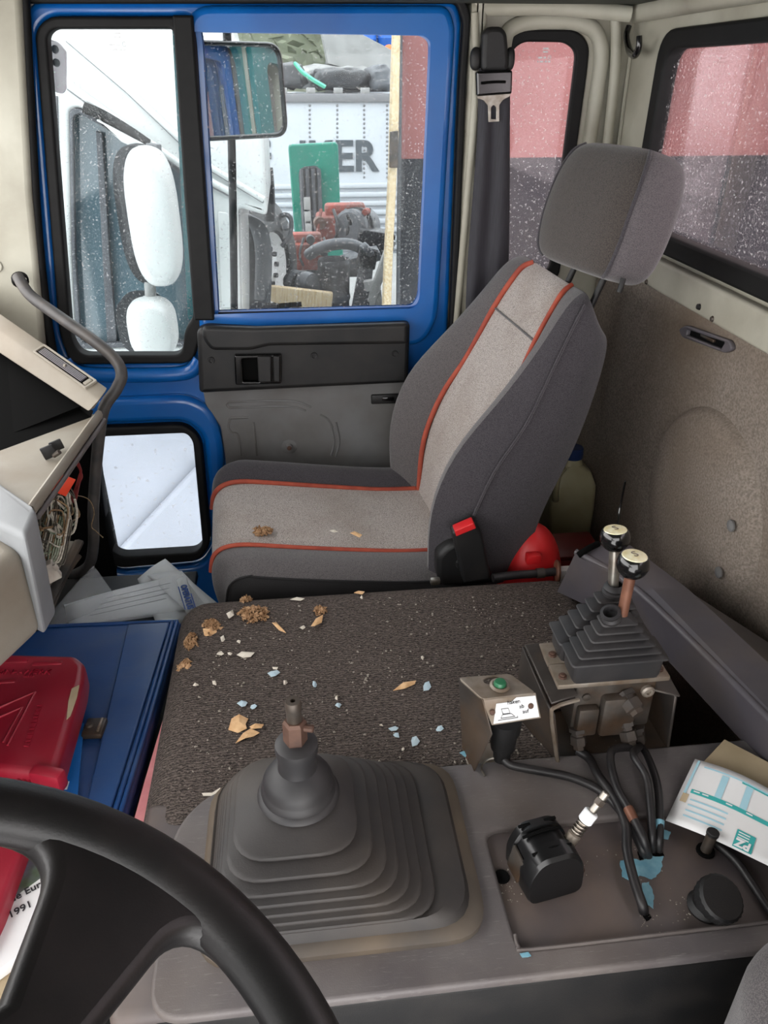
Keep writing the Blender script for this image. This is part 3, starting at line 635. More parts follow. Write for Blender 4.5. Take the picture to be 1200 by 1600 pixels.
tg = yplate('tongue', [py([(745, 150), (798, 146), (796, 151), (786, 156), (780, 164), (780, 190), (763, 191), (762, 165), (755, 157), (746, 154)], 1.853, .002), py([(767, 168), (771, 164), (775, 168), (775, 186), (767, 186)], 1.853, .002)], 1.853, .0022, K['steel'], bt, .0008)

# hook in the corner
hk = P(988, 62, y=1.9)
h_ = tube('coat_hook', [P(983, 40, x=.755), P(979, 56, x=.75), P(983, 78, x=.745), P(992, 86, x=.742), P(998, 74, x=.74), P(999, 56, x=.738)], lambda t: .008 - .004 * abs(t - .5), K['blackgloss'], None, 10)
tag(h_, 'black coat hook in the upper corner beside the rear window', 'hook')

# ================================================================== grab rail at the windscreen pillar
gr = thing('grab_rail', 'bent dark metal grab rail from the windscreen pillar down past the dashboard', 'grab rail', P(125, 890, y=1.62))
tube('rail', [P(28, 432, y=1.80), P(48, 462, y=1.76), P(100, 500, y=1.70), P(150, 535, y=1.66), P(180, 562, y=1.64), P(190, 585, y=1.62), P(182, 608, y=1.61), P(162, 640, y=1.60), P(153, 700, y=1.60), P(146, 790, y=1.60), P(146, 850, y=1.60), P(138, 884, y=1.60), P(112, 900, y=1.61)], .0125, K['rail'], gr, 14, n=8)
lathe('rail_socket', [(.0145, .0), (.018, .003), (.018, .012), (.014, .014)], P(32, 440, y=1.798), (-.3, .9, .3), K['rubber'], gr, 18)

# ================================================================== dashboard (far end) with shelf, vent and lower tray
da = thing('dashboard', 'beige plastic dashboard end with open shelf and air vent', 'dashboard', (-.6, 1.3, .40))
R_ = [P(169, 606, y=1.47), P(155, 626, y=1.435), P(138, 643, y=1.42), P(146, 640, y=1.47)]
L_ = [P(-70, 440, y=1.82), P(-70, 468, y=1.775), P(-70, 506, y=1.755), P(-70, 500, y=1.82)]
bm = bmesh.new(); a = [bm.verts.new(p) for p in R_]; b = [bm.verts.new(p) for p in L_]
bm.faces.new(a); bm.faces.new(list(reversed(b)))
for k in range(4): bm.faces.new((a[k], b[k], b[(k + 1) % 4], a[(k + 1) % 4]))
bmesh.ops.recalc_face_normals(bm, faces=bm.faces[:]); bmesh.ops.bevel(bm, geom=bm.edges[:], offset=.004, segments=2, affect='EDGES', profile=.5)
link('dash_top_rail', bm_mesh(bm), K['dash'], da, None, 35)
# vent let into the top face
v0, v1, v2, v3 = [P(*q) for q in ()] if False else (R_[0].lerp(L_[0], .075), R_[0].lerp(L_[0], .40), R_[1].lerp(L_[1], .40), R_[1].lerp(L_[1], .075))
vc = (v0 + v1 + v2 + v3) / 4; vr = (v0 - v1 + v3 - v2).normalized(); vu = (v1 - v2 + v0 - v3).normalized(); VF = frame(vc, vr, vu); vlen = (v0 - v1).length; vh = (v1 - v2).length * .66
vt = link('air_vent', curve2d_me([rect(-vlen / 2, -vh / 2, vlen / 2, vh / 2, .003), rect(-vlen / 2 + .005, -vh / 2 + .004, vlen / 2 - .005, vh / 2 - .004, .002)], .003, .001), K['dash'], da, VF @ Matrix.Translation((0, 0, .002)), 40)
link('vent_cavity', box_me(vlen - .008, vh - .006, .001), K['dark'], vt, VF @ Matrix.Translation((0, 0, .0008)))
slat = box_me(vlen * .80, .0022, .0035, .0004, 1); slat.materials.append(K['beam'])
for k in range(5): link('slat', slat, None, vt, VF @ Matrix.Translation((-.006, -vh / 2 + .008 + k * (vh - .016) / 4, .0035)) @ RX(25))
link('vent_wheel', box_me(.010, vh * .6, .006, .002), K['dash'], vt, VF @ Matrix.Translation((vlen / 2 - .011, 0, .003)))
link('vent_tab', box_me(.006, .007, .005, .002), K['dash'], vt, VF @ Matrix.Translation((0.002, 0, .005)) @ RZ(40))
# shade behind the shelf as a near-black panel, the shelf and its rim
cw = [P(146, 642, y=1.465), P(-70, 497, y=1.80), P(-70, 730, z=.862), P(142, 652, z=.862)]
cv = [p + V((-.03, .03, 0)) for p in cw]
link('cavity_shade', mesh(cw + cv, [(0, 1, 2, 3), (7, 6, 5, 4), (0, 4, 5, 1), (1, 5, 6, 2), (2, 6, 7, 3), (3, 7, 4, 0)]), K['dark'], da)
s0, s1 = P(153, 648, z=.862), P(46, 800, z=.862)
zplate('shelf', [[(s0.x, s0.y), (s1.x, s1.y), (-.95, 1.09), (-.95, 1.60), (-.60, 1.60)]], .857, .005, K['dash'], da, .002)
e0, e1 = P(155, 648, z=.86), P(48, 798, z=.86)
tube('shelf_rim', [e0, e0.lerp(e1, .5), e1], .0075, K['dash'], da, 8, flat=1.4, ref=(0, 0, 1))
tube('rim_lip', [p + V((.008, 0, -.012)) for p in (e0, e0.lerp(e1, .5), e1)], .0045, K['cons'], da, 8)
# small black clip on the shelf edge
ck = thing('bulb_holder', 'small black open clip on the edge of the dashboard shelf', 'clip', P(84, 716, z=.862))
for q, hh in (((78, 716), .024), ((90, 704), .020)):
    c = P(*q, z=.864); box('clip_jaw', c + V((0, 0, hh / 2)), (.022, .005, hh), K['blackp'], ck, .002, M=RZ(20) @ RY(-14))
cyl('clip_pin', P(84, 712, z=.868), P(93, 706, z=.876), .0045, K['dull'], ck, 10)
# light grey cluster housing nearer the driver
cl = thing('instrument_housing', 'pale grey instrument housing beside the loose wiring, cut by the frame', 'housing', (-.6, .85, .675))
bm = bmesh.new()
tp = [P(-80, 700, z=.875), P(0, 752, z=.875), P(50, 787, z=.875), P(58, 800, z=.87), P(38, 838, z=.862), P(-90, 780, z=.86)]
lo = [P(-80, 900, z=.50), P(0, 930, z=.50), P(38, 942, z=.50), P(46, 958, z=.50), P(42, 985, z=.50), P(-90, 1010, z=.50)]
lo = [V((t.x - .010, t.y, .675)) for t in tp]
tv = [bm.verts.new(p) for p in tp]; lv = [bm.verts.new(p) for p in lo]; n = len(tp)
bm.faces.new(tv); bm.faces.new(list(reversed(lv)))
for k in range(n): bm.faces.new((tv[k], lv[k], lv[(k + 1) % n], tv[(k + 1) % n]))
bmesh.ops.recalc_face_normals(bm, faces=bm.faces[:]); bmesh.ops.bevel(bm, geom=bm.edges[:], offset=.010, segments=4, affect='EDGES', profile=.5, clamp_overlap=True)
link('housing_cap', bm_mesh(bm), K['dashgrey'], cl, None, 40)
q0, q1, q2 = P(-70, 790, z=.845), P(0, 822, z=.845), P(30, 842, z=.845)
ln = [V((-.80, .60, .83)), V((-.80, 1.0, .83)), V((q1.x, q1.y, .83)), V((q2.x + .004, q2.y - .01, .83)), V((-.60, .60, .80))]
zplate('housing_body', [[(v.x, v.y) for v in rounded([V((p.x, p.y)) for p in ln], .02)]], .755, .078, K['dash'], cl, .02, 4)
tray = box2('lower_tray', (-.95, .42, .385), (-.275, 1.60, .405), K['blackp'], da, .004)
t0, t1 = P(124, 846, y=1.50), P(52, 985, y=1.27)
tube('tray_edge', [t0, t0.lerp(t1, .5), t1], .011, K['brkt'], da, 6, flat=.6)
tube('tray_edge', [P(124, 868, y=1.50), P(100, 905, y=1.44), P(66, 985, y=1.30)], .006, K['brkt'], da, 6)
link('tray_back', mesh([t0, t1, t1 + V((-.16, 0, .02)), t0 + V((-.16, 0, .02))], [(0, 1, 2, 3)]), K['dash'], da)
dk = [(-.95, 1.05, .41), (-.95, 1.62, .41), (-.60, 1.62, .41), (-.60, 1.05, .41)]
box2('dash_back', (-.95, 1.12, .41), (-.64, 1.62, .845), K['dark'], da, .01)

# loose wiring under the shelf edge
wh = thing('wiring_harness', 'tangle of loose wires hanging under the dashboard shelf', 'wiring', P(75, 900, y=1.28))
rnd = random.Random(3)
wm = ['wiregreen', 'wirewhite', 'wirebrown', 'wireblack']
def wp(x, yv, d=0): return P(x, yv, y=1.20 + (1 - (yv - 700) / 220) * .22 + d)
for k in range(46):
    cxp, cyp = rnd.choice(((88, 815), (70, 850), (62, 880), (92, 790), (74, 800), (100, 800))); rx_, ry_ = rnd.uniform(8, 24), rnd.uniform(20, 42); ph = rnd.uniform(0, 6.3); d0 = rnd.uniform(-.02, .03)
    pts = []
    for j in range(7):
        a = ph + j * rnd.uniform(.55, .85); pts.append(wp(cxp + rx_ * math.cos(a) + rnd.uniform(-3, 3), cyp + ry_ * math.sin(a) + rnd.uniform(-4, 4), d0 + .015 * math.sin(a * 1.3)))
    tube('wire', pts, rnd.uniform(.0014, .0024), K[rnd.choice(wm)], wh, 5, n=4)
for k in range(14):
    x0 = 42 + k * 3.2; tube('wire', [wp(x0 + 30, 800 + k, .0), wp(x0 + 18, 850 + k * 2), wp(x0 + rnd.uniform(0, 14), 885), wp(40 + k * 1.6, 905 + k * 2 * rnd.random(), .0), wp(36 + k, 930 - k, -.01)], .0016, K[rnd.choice(wm)], wh, 5, n=4)
for k in range(5):
    tube('wire', [wp(100 + k * 3, 700, .05), wp(116 + k * 2.5, 720 + k * 3, .05), wp(128 - k, 742, .05), wp(124 - k * 2, 755 + 3 * k, .05), wp(118 - k * 3, 785, .04)], .0019, K['wirered'], wh, 5, n=5)['label'] = 'red wire'
tube('wire', [wp(70, 778, 0), wp(112, 774, .06), wp(138, 780, .12), wp(147, 800, .15), wp(143, 822, .15), wp(150, 830, .15), wp(161, 840, .15)], .0010, K['wirebrown'], wh, 5, n=6)
c = P(97, 757, y=1.33); ot = box('wiring_tag', c, (.034, .003, .038), K['orange'], wh, .0008, M=RZ(20) @ RY(38)); ot['label'] = 'bright orange tag'
for k in range(6): box('fuse_strip', P(80 + 3 * k, 770 - 7 * k, y=1.35), (.012, .008, .006), K['connector'], wh, .001, M=RY(38))
cn = box('connector', P(78, 893, y=1.20), (.026, .018, .036), K['connector'], wh, .002, M=RZ(15) @ RY(-20)); cn['label'] = 'dirty white plug connector'
box('connector_latch', P(87, 886, y=1.19), (.006, .008, .012), K['connector'], cn, .001, M=RY(-20))
tube('cable_tie', [wp(54, 846, -.02), wp(62, 846, -.035), wp(70, 848, -.02)], .002, K['wireblack'], wh, 5)

# ================================================================== things stacked beside the tunnel
bd = thing('ring_binder', 'dark blue vinyl document case with a snap clasp', 'binder', (-.45, 1.0, .405))
bq = [(-.66, .70), (-.300, .70), (-.280, 1.0), (-.264, 1.272), (-.66, 1.292)]
zplate('binder_cover', [[(v.x, v.y) for v in rounded([V(q) for q in bq], .012)]], .492, .010, K['binder'], bd, .006, 3)
zplate('binder_pages', [[(-.64, .71), (-.315, .71), (-.285, 1.255), (-.64, 1.27)]], .445, .037, K['binder'], bd, .01)
f0, f1 = P(200, 978, z=.503), P(128, 1290, z=.503)
zplate('binder_flap', [[(v.x, v.y) for v in rounded([V((f0.x, f0.y)), V((f1.x, f1.y)), V((-.320, .72)), V((-.285, 1.262))], .006)]], .5045, .0035, K['binder'], bd, .003)
for dx in (0, .009): tube('edge_piping', [V((-.272 - dx, 1.265, .503)), V((-.286 - dx, 1.0, .505)), V((-.306 - dx, .72, .503))], .0045, K['binder'], bd, 8)
tube('edge_piping', [V((-.27, 1.268, .503)), V((-.45, 1.278, .503)), V((-.65, 1.285, .503))], .004, K['binder'], bd, 8)
cc = P(148, 1138, z=.51); cs_ = box('clasp', cc, (.034, .040, .012), K['brkt'], bd, .004, M=RZ(-4)); box('clasp_bar', cc + V((.010, 0, .007)), (.005, .030, .006), K['zinc'], cs_, .002, M=RZ(-4))
lathe('clasp_button', [(.0001, .003), (.005, .003), (.007, 0)], cc + V((-.008, .002, .006)), (0, 0, 1), K['brkt'], cs_, 14)
# pink folder squeezed between the case and the tunnel
pf = thing('pink_folder', 'pink card folder wedged between blue case and carpeted tunnel', 'folder', (-.26, .9, .405))
pk = [P(a, b, z=.525) for a, b in ((266, 1086), (273, 1096), (268, 1112), (232, 1306), (196, 1330), (226, 1220))]
pk2 = [p + V((0, 0, -.115)) for p in pk]
loft('folder_card', [pk2, pk], K['pink'], pf, True, True, True, 30)
tube('folder_spine', [P(274, 1098, z=.524), P(269, 1114, z=.524), P(234, 1304, z=.524)], .0022, K['redflat'], pf, 6)
# red warning triangle case
rc_ = thing('warning_triangle_case', 'red plastic warning triangle case lying on the blue document case', 'case', (-.5, .98, .51))
r0 = [P(a, b, z=.575) for a, b in ((-60, 1018), (118, 1022), (133, 1036), (130, 1062), (90, 1200), (78, 1212), (-60, 1196))]
zplate('case_lid', [[(v.x, v.y) for v in rounded([V((p.x, p.y)) for p in r0], .010)]], .5475, .0275, K['red'], rc_, .012, 4)
r1 = [P(a, b, z=.560) for a, b in ((-60, 1205), (72, 1212), (54, 1275), (33, 1331), (0, 1419), (-30, 1480), (-60, 1480))]
zplate('case_body', [[(v.x, v.y) for v in rounded([V((p.x, p.y)) for p in r1], .008)]], .534, .023, K['red'], rc_, .008, 3)
for k in range(3): tube('case_rib', [P(30 + k * 9, 1214, z=.559), P(26 + k * 8, 1240, z=.559), P(15 + k * 7, 1300, z=.559)], .003, K['red'], rc_, 6)
box('case_clasp', P(76, 1216, z=.565), (.05, .022, .034), K['red'], rc_, .006, M=RZ(-20))
sl = [P(a, b, z=.577) for a, b in ((112, 1076), (124, 1070), (120, 1090), (110, 1118), (104, 1124), (107, 1095))]
zplate('torn_sticker', [[(p.x, p.y) for p in sl]], .5765, .0008, K['cream_paper'], rc_)
EX = (P(70, 1048, z=.576) - P(10, 1048, z=.576)).normalized(); EY = V((0, 0, 1)).cross(EX)
text('embossed_text', 'LEINA-WERK', P(34, 1050, z=.576), EX, EY, .017, K['red'], rc_, .0018)
for k in range(5): box('embossed_mark', P(38 + k * 3.6, 1056, z=.576), (.0026, .005, .002), K['red'], rc_, 0)
for k in range(11): box('embossed_mark', P(62 - k * 2.0, 1102 + k * 6.2, z=.576), (.008, .0035 + .002 * (k % 3), .002), K['red'], rc_, 0, M=RZ(-12))
tri = [P(a, b, z=.576) for a, b in ((-20, 1172), (58, 1080), (10, 1165))]
tube('embossed_triangle', [P(-10, 1110, z=.5755), P(55, 1082, z=.5755), P(12, 1165, z=.5755)], .0022, K['red'], rc_, 6, smooth=False)
tube('embossed_triangle', [P(-10, 1125, z=.5755), P(35, 1106, z=.5755), P(5, 1160, z=.5755)], .0022, K['red'], rc_, 6, smooth=False)
for q in ((20, 1034), (74, 1037)): box('embossed_bar', P(*q, z=.575), (.05, .008, .004), K['red'], rc_, .0015, M=RZ(-2))
box('embossed_bar', P(0, 1066, z=.575), (.05, .008, .004), K['red'], rc_, .0015)
# blue booklet under the red case
bo = thing('blue_booklet', 'bright blue booklet with white letters under the red case', 'booklet', P(105, 1190, z=.503))
b0 = [P(a, b, z=.510) for a, b in ((60, 1132), (131, 1130), (120, 1256), (40, 1262))]
zplate('booklet_cover', [[(p.x, p.y) for p in b0]], .5095, .0015, K['sky'], bo)
text('cover_title', 'PRA', P(88, 1228, z=.5112), P(70, 1230, z=.5) - P(106, 1227, z=.5), V((0, -1, 0)), .021, K['white'], bo, .0003, bold=.0006)
# road guide seen through the steering wheel
gd = thing('road_guide', 'white road guide dated 1991 seen through the steering wheel', 'book', P(30, 1400, z=.47))
g0 = [P(a, b, z=.53) for a, b in ((-60, 1400), (110, 1290), (140, 1400), (20, 1500), (-60, 1560))]
zplate('guide_cover', [[(p.x, p.y) for p in g0]], .5205, .0085, K['paper'], gd, .002)
g1 = [P(a, b, z=.5305) for a, b in ((-60, 1396), (108, 1288), (118, 1332), (81, 1358), (8, 1411), (-60, 1458))]
K['photo'] = mat('guide_cover_photo', sr(90, 110, 84), .5, col2=sr(120, 112, 140), nscale=30, dust=sr(50, 56, 50), dscale=40, damt=.7)
zplate('cover_picture', [[(p.x, p.y) for p in g1]], .5295, .0006, K['photo'], gd)
gr_ = P(80, 1372, z=.53) - P(0, 1415, z=.53); gu = V((0, 0, 1)).cross(gr_)
text('cover_title', 'Guide Europ', P(82, 1371, z=.5302), gr_, gu, .0145, K['ink'], gd, .0002, 'RIGHT', .0002)
text('cover_date', '10/1991', P(50, 1411, z=.5302), gr_, gu, .0145, K['ink'], gd, .0002, 'RIGHT', .0002)
box2('guide_prop', (-.62, .45, .405), (-.36, .68, .511), K['cream_paper'], gd, .003)
# papers and clear sleeve by the door
pp = thing('letter_papers', 'loose white sheets of paper under the clear sleeve by the door', 'papers', P(230, 930, z=.41))
def sheetp(name, q, z, m, parent, lift=(0, 0, 0, 0), th=.0006):
    c = [P(a, b, z=z) + V((0, 0, l)) for (a, b), l in zip(q, lift)]
    n = 8; vs = []; fs = []
    for i in range(n + 1):
        for j in range(n + 1):
            s, t = i / n, j / n; p = (c[0] * (1 - s) + c[1] * s) * (1 - t) + (c[3] * (1 - s) + c[2] * s) * t
            p.z += .004 * math.sin(s * 3.1 + t * 2); vs.append(p)
    for i in range(n):
        for j in range(n): fs.append((i * (n + 1) + j, (i + 1) * (n + 1) + j, (i + 1) * (n + 1) + j + 1, i * (n + 1) + j + 1))
    o = link(name, mesh(vs, fs), m, parent, None, 180); md = o.modifiers.new('t', 'SOLIDIFY'); md.thickness = th; return o
sheetp('sheet', ((215, 905), (260, 884), (345, 945), (250, 990)), .418, K['paper'], pp, (.0, .02, .0, 0))
sheetp('sheet', ((100, 945), (280, 905), (318, 948), (110, 985)), .424, K['paper'], pp, (0, .01, 0, 0))
sheetp('sheet', ((230, 900), (285, 898), (335, 942), (300, 965)), .430, K['paper'], pp, (0, .01, 0, 0))
sv = thing('document_sleeve', 'clear plastic document sleeve with blue company logo behind the blue case', 'sleeve', P(200, 950, z=.43))
sheetp('sleeve_film', ((98, 948), (284, 902), (322, 945), (75, 985)), .436, K['film'], sv, (0, .01, 0, 0))
sheetp('sleeve_film', ((75, 965), (150, 900), (185, 935), (70, 990)), .432, K['film'], sv, (0, .03, 0, 0))
lr = P(299, 956, z=.44) - P(286, 916, z=.44); lu = V((0, 0, 1)).cross(lr)
lbl = sheetp('logo_label', ((276, 910), (292, 906), (308, 956), (290, 960)), .4435, K['paper'], sv, (.006, .008, 0, 0))
text('logo_text', 'OPERATUS', P(292, 934, z=.449) + V((0, 0, .003)), lr + V((0, 0, -.006)), lu, .0185, K['blue_ink'], sv, .0004, 'CENTER', .0008)
LM = frame(P(292, 934, z=.449) + V((0, 0, .003)), lr + V((0, 0, -.006)), lu)
for dx, dy, ww, hh in ((0, -.011, .085, .0022), (.018, .0105, .052, .0028)): link('logo_bar', box_me(ww, hh, .0006), K['blue_ink'], sv, LM @ Matrix.Translation((dx, dy, 0)))
for k in range(4): tube('ruled_line', [P(140 + k * 8, 962 - k * 9, z=.4415), P(260 + k * 2, 935 - k * 8, z=.4475)], .0005, K['tgrey'], sv, 4, smooth=False)

# ================================================================== engine tunnel and console
et = thing('engine_tunnel', 'engine tunnel covered in dark ribbed carpet', 'engine cover', (.15, .95, 0))
box2('carpet', (-.250, .66, .0), (.520, 1.225, .600), K['carpet'], et, .055, 7)
CT = .607
co = thing('centre_console', 'scratched grey plastic console plate on the engine tunnel', 'console', (.2, .6, 0))
box2('console_body', (-.238, .462, .0), (.64, .742, CT - .0095), K['consfloor'], co, .012, 3)
rec = [P(a, b, z=CT) for a, b in ((757, 1300), (985, 1278), (1130, 1290), (1200, 1330), (1215, 1435), (815, 1500), (800, 1478))]
rec = [V((.203, .640)), V((.56, .640)), V((.56, .482)), V((.205, .482))]
outl = [V((-.195, .452)), V((.66, .452)), V((.66, .750)), V((-.06, .752)), V((-.15, .746)), V((-.195, .690))]
zplate('console_plate', [[(v.x, v.y) for v in rounded(outl, [.04, .02, .02, .02, .05, .05])], [(v.x, v.y) for v in rounded(rec, .02)]], CT - .007, .007, K['cons'], co, .0045, 3)
tube('recess_bead', [V((.206, .50, CT)), V((.206, .486, CT)), V((.22, .4815, CT)), V((.38, .4815, CT)), V((.56, .4815, CT))], .0022, K['cons'], co, 6, n=5)
box2('console_side', (-.190, .458, .05), (.64, .468, .585), K['blackp'], co, .004)
# peeling blue paint and cable hole
def patch(name, q, z, m, parent, th=.0004):
    rj = random.Random(len(q) * 7 + int(q[0][0])); c = [P(a, b, z=z) for a, b in q]; d = []
    for i, p in enumerate(c):
        nx = c[(i + 1) % len(c)]; L = (nx - p).length
        for k in range(5): g = p.lerp(nx, k / 5); d.append((g.x + rj.uniform(-.06, .06) * L * (k > 0), g.y + rj.uniform(-.06, .06) * L * (k > 0)))
    return zplate(name, [d], z, th, m, parent)
patch('paint_patch', ((969, 1345), (985, 1340), (1000, 1345), (1020, 1338), (1037, 1338), (1032, 1362), (1018, 1374), (1000, 1368), (985, 1376), (972, 1370)), .5985, K['patch'], co)
patch('paint_patch', ((1003, 1380), (1014, 1378), (1022, 1400), (1021, 1420), (1010, 1412)), .5985, K['patch'], co)
patch('paint_patch', ((1035, 1296), (1048, 1300), (1044, 1312), (1036, 1310)), .5985, K['patch'], co)
patch('paint_patch', ((812, 1490), (826, 1488), (830, 1494), (816, 1496)), .6085, K['patch'], co)
patch('paint_patch', ((1128, 1446), (1140, 1442), (1146, 1458), (1134, 1462)), .5985, K['patch'], co)
patch('cable_hole', ((996, 1330), (1034, 1326), (1038, 1338), (1000, 1344)), .5978, K['dark'], co)
patch('cable_hole', ((1002, 1428), (1012, 1424), (1018, 1434), (1010, 1440)), .5978, K['dark'], co)
lathe('screw_hole', [(.010, 0), (.009, .002), (.006, .0015), (.0001, .0002)], P(784, 1370, z=.598), (0, 0, 1), K['dark'], co, 16)
lathe('screw_hole', [(.007, 0), (.006, .002), (.004, .0015), (.0001, .0002)], P(905, 1358, z=.598), (0, 0, 1), K['rust'], co, 14)

# ---- gear lever with pleated boot
gl = thing('gear_lever', 'gear lever stub in a large pleated rubber boot', 'gear lever', (.0, .62, CT))
def rr_ring(x0, x1, y0, y1, z, r, n=6, zs=0):
    pts = rounded([V((x0, y0)), V((x1, y0)), V((x1, y1)), V((x0, y1))], r, n); return [V((p.x, p.y, z + zs * (p.x - x0))) for p in pts]
loft('boot_base', [rr_ring(-.150, .178, .496, .752, CT - .002, .05), rr_ring(-.150, .178, .496, .752, CT + .008, .05), rr_ring(-.146, .172, .501, .748, CT + .013, .05), rr_ring(-.140, .160, .51, .742, CT + .016, .05)], K['bootbase'], gl, False, True)
sk = [rr_ring(-.143, .166, .506, .745, CT + .010, .05), rr_ring(-.139, .158, .510, .742, CT + .024, .05), rr_ring(-.138, .140, .512, .740, CT + .030, .048)]
rings = sk
TP = [(1456, 668, 338, .640), (1443, 651, 340, .651), (1429, 635, 343, .662), (1413, 619, 346, .673), (1396, 603, 350, .684), (1372, 584, 356, .695), (1340, 562, 364, .706)]
for k, (yp, xr, xl, z0) in enumerate(TP):
    y0_ = P(460, yp, z=z0).y; x1_ = P(xr, 1320, z=z0).x; x0_ = P(xl, 1290, z=z0).x; y1_ = .737 - .006 * k; r = .045
    def rg_(ins, dz): return rr_ring(x0_ + ins, x1_ - ins, y0_ + ins, y1_ - ins, z0 + dz, r)
    rings += [rg_(.0065, -.0062), rg_(.0004, -.0035), rg_(0, -.001), rg_(.0015, .0008), rg_(.004, .0016)]
rings.append(rr_ring(-.082, .024, .575, .684, .7165, .05)); rings.append(rr_ring(-.066, .008, .592, .668, .722, .036))
loft('boot_bellows', rings, K['boot'], gl, False, True, True, 30)
GC = V((-.029, .628, CT + .112))
lathe('boot_collar', [(.046, 0), (.048, .003), (.046, .007), (.043, .009), (.0435, .013), (.041, .018), (.040, .020), (.0405, .026), (.036, .034), (.028, .042), (.0225, .046), (.0215, .060), (.0245, .074), (.024, .082), (.017, .087), (.0001, .088)], GC, (0.02, 0.0, 1), K['bootblack'], gl, 36)
lathe('lever_nut', [(.0001, 0), (.0135, 0), (.0135, .030), (.011, .034), (.0001, .034)], GC + V((.001, 0, .084)), (0.02, 0, 1), K['rust'], gl, 6, 20)
lathe('lever_shaft', [(.0085, 0), (.0085, .016), (.009, .017), (.009, .026), (.008, .029), (.003, .029), (.003, .024), (.0001, .024)], GC + V((.0015, 0, .117)), (0.0, 0, 1), K['dull'], gl, 18)
cyl('lever_pin', GC + V((.008, -.002, .108)), GC + V((.022, -.006, .108)), .0045, K['rust'], gl, 10, .001)

# ---- parking brake style rotary switch with a spring-loaded stub
rs = thing('rotary_brake_valve', 'black rotary valve with a bare spring lever on the console', 'valve', (.262, .575, .598))
B0 = V((.262, .572, .598))
bodyp = rounded([V((-.040, .0)), V((.040, .0)), V((.040, .045)), V((.026, .068)), V((-.026, .068)), V((-.040, .045))], .012)
BM = Matrix.Translation(B0) @ RZ(10) @ RX(-4)
lf = [[V((p.x, yv, p.y)) for p in rounded([V((-.036 * s, 0)), V((.036 * s, 0)), V((.037 * s, .04 * s)), V((.022 * s, .066 * s)), V((-.022 * s, .066 * s)), V((-.037 * s, .04 * s))], .012)] for yv, s in ((-.030, .94), (-.026, 1.0), (-.006, 1.02), (-.004, .95), (.018, .95), (.020, 1.02), (.032, 1.0), (.036, .90))]
loft('valve_body', lf, K['semi'], rs, True, True, True, 35, BM)
for s in (-1, 1): tube('body_groove', [BM @ V((-.026, s * .013, .062)), BM @ V((0, s * .013, .0655)), BM @ V((.024, s * .013, .063))], .002, K['dark'], rs, 6)
box('side_strip', BM @ V((-.036, .006, .030)), (.004, .028, .034), K['dull'], rs, .0015, M=RZ(10) @ RY(10))
for q in (-.018, .016): box('top_slot', BM @ V((q, .026, .066)), (.016, .004, .003), K['dark'], rs, .001, M=RZ(10))
s0 = B0 + V((.030, .012, .046)); sd = (P(948, 1238, y=.60) - s0)
sdn = sd.normalized(); LL = sd.length
cyl('lever_base', s0 - sdn * .012, s0 + sdn * .014, .0085, K['zinc'], rs, 14, .002)
cyl('lever_core', s0, s0 + sdn * (LL - .028), .0045, K['zinc'], rs, 12)
ax = axis_frame(s0 + sdn * .014, sdn)
hp = [ax @ V((.0072 * math.cos(t * .7), .0072 * math.sin(t * .7), .0005 * t)) for t in range(0, int((LL - .058) / .0005))]
tube('spring', hp, .0011, K['steel'], rs, 5, smooth=False)
cyl('white_sleeve', s0 + sdn * (LL - .046), s0 + sdn * (LL - .030), .009, K['white'], rs, 16, .0015)
cyl('lever_tip', s0 + sdn * (LL - .030), s0 + sdn * LL, .005, K['steel'], rs, 12, .001)
cyl('tip_nut', s0 + sdn * (LL - .018), s0 + sdn * (LL - .010), .0068, K['dull'], rs, 6)
# ---- round knob and stud
kn = thing('round_knob', 'flat round black knob with knurled rim on the console', 'knob', (.458, .512, .598))
kb = V((.440, .512, .598))
lathe('knob_stem', [(.021, 0), (.022, .004), (.017, .010), (.0165, .018), (.018, .022), (.0001, .022)], kb, (0, 0, 1), K['blackp'], kn, 24)
ring = []
for h_, rr in ((.020, .022), (.022, .026), (.034, .026), (.037, .0235), (.0372, .0001)):
    ring.append([kb + V((.004 + (rr + (.0009 if k % 2 else 0) * (rr > .025)) * math.cos(2 * math.pi * k / 48), (rr + (.0009 if k % 2 else 0) * (rr > .025)) * math.sin(2 * math.pi * k / 48), h_ + .10 * 0)) for k in range(48)])
KR = Matrix.Translation(kb + V((.004, -.002, .012))) @ RX(22) @ RY(8) @ Matrix.Translation(-(kb + V((.004, 0, .012))))
loft('knob_cap', [[KR @ p for p in r] for r in ring], K['blackp'], kn, True, False, True, 30)
st = thing('threaded_stud', 'short dark stud standing between the knob and the white leaflet', 'stud', P(1103, 1325, z=.598))
sb = P(1102, 1330, z=.598)
lathe('stud_base', [(.0115, 0), (.011, .003), (.0075, .003), (.0001, .001)], sb, (0, 0, 1), K['dark'], st, 16)
cyl('stud_post', sb, sb + V((.004, .002, .030)), .0068, K['dull'], st, 12, .0012)
cyl('stud_cap', sb + V((.004, .002, .028)), sb + V((.0045, .0022, .034)), .0078, K['blackp'], st, 14, .001)

# ================================================================== switch bracket on the tunnel
sw = thing('switch_bracket', 'bent steel bracket with green push button and worn label', 'switch', (.235, .765, .600))
top = [V((.192, .786)), V((.264, .786)), V((.289, .745)), V((.215, .741))]
hx = P(770, 1064, z=.735)
zplate('bracket_top', [[(v.x, v.y) for v in rounded(top, .006)], [(hx.x + .013 * math.cos(a), hx.y + .008 * math.sin(a)) for a in [2 * math.pi * k / 20 for k in range(20)]]], .734, .002, K['zinc'], sw, .001)
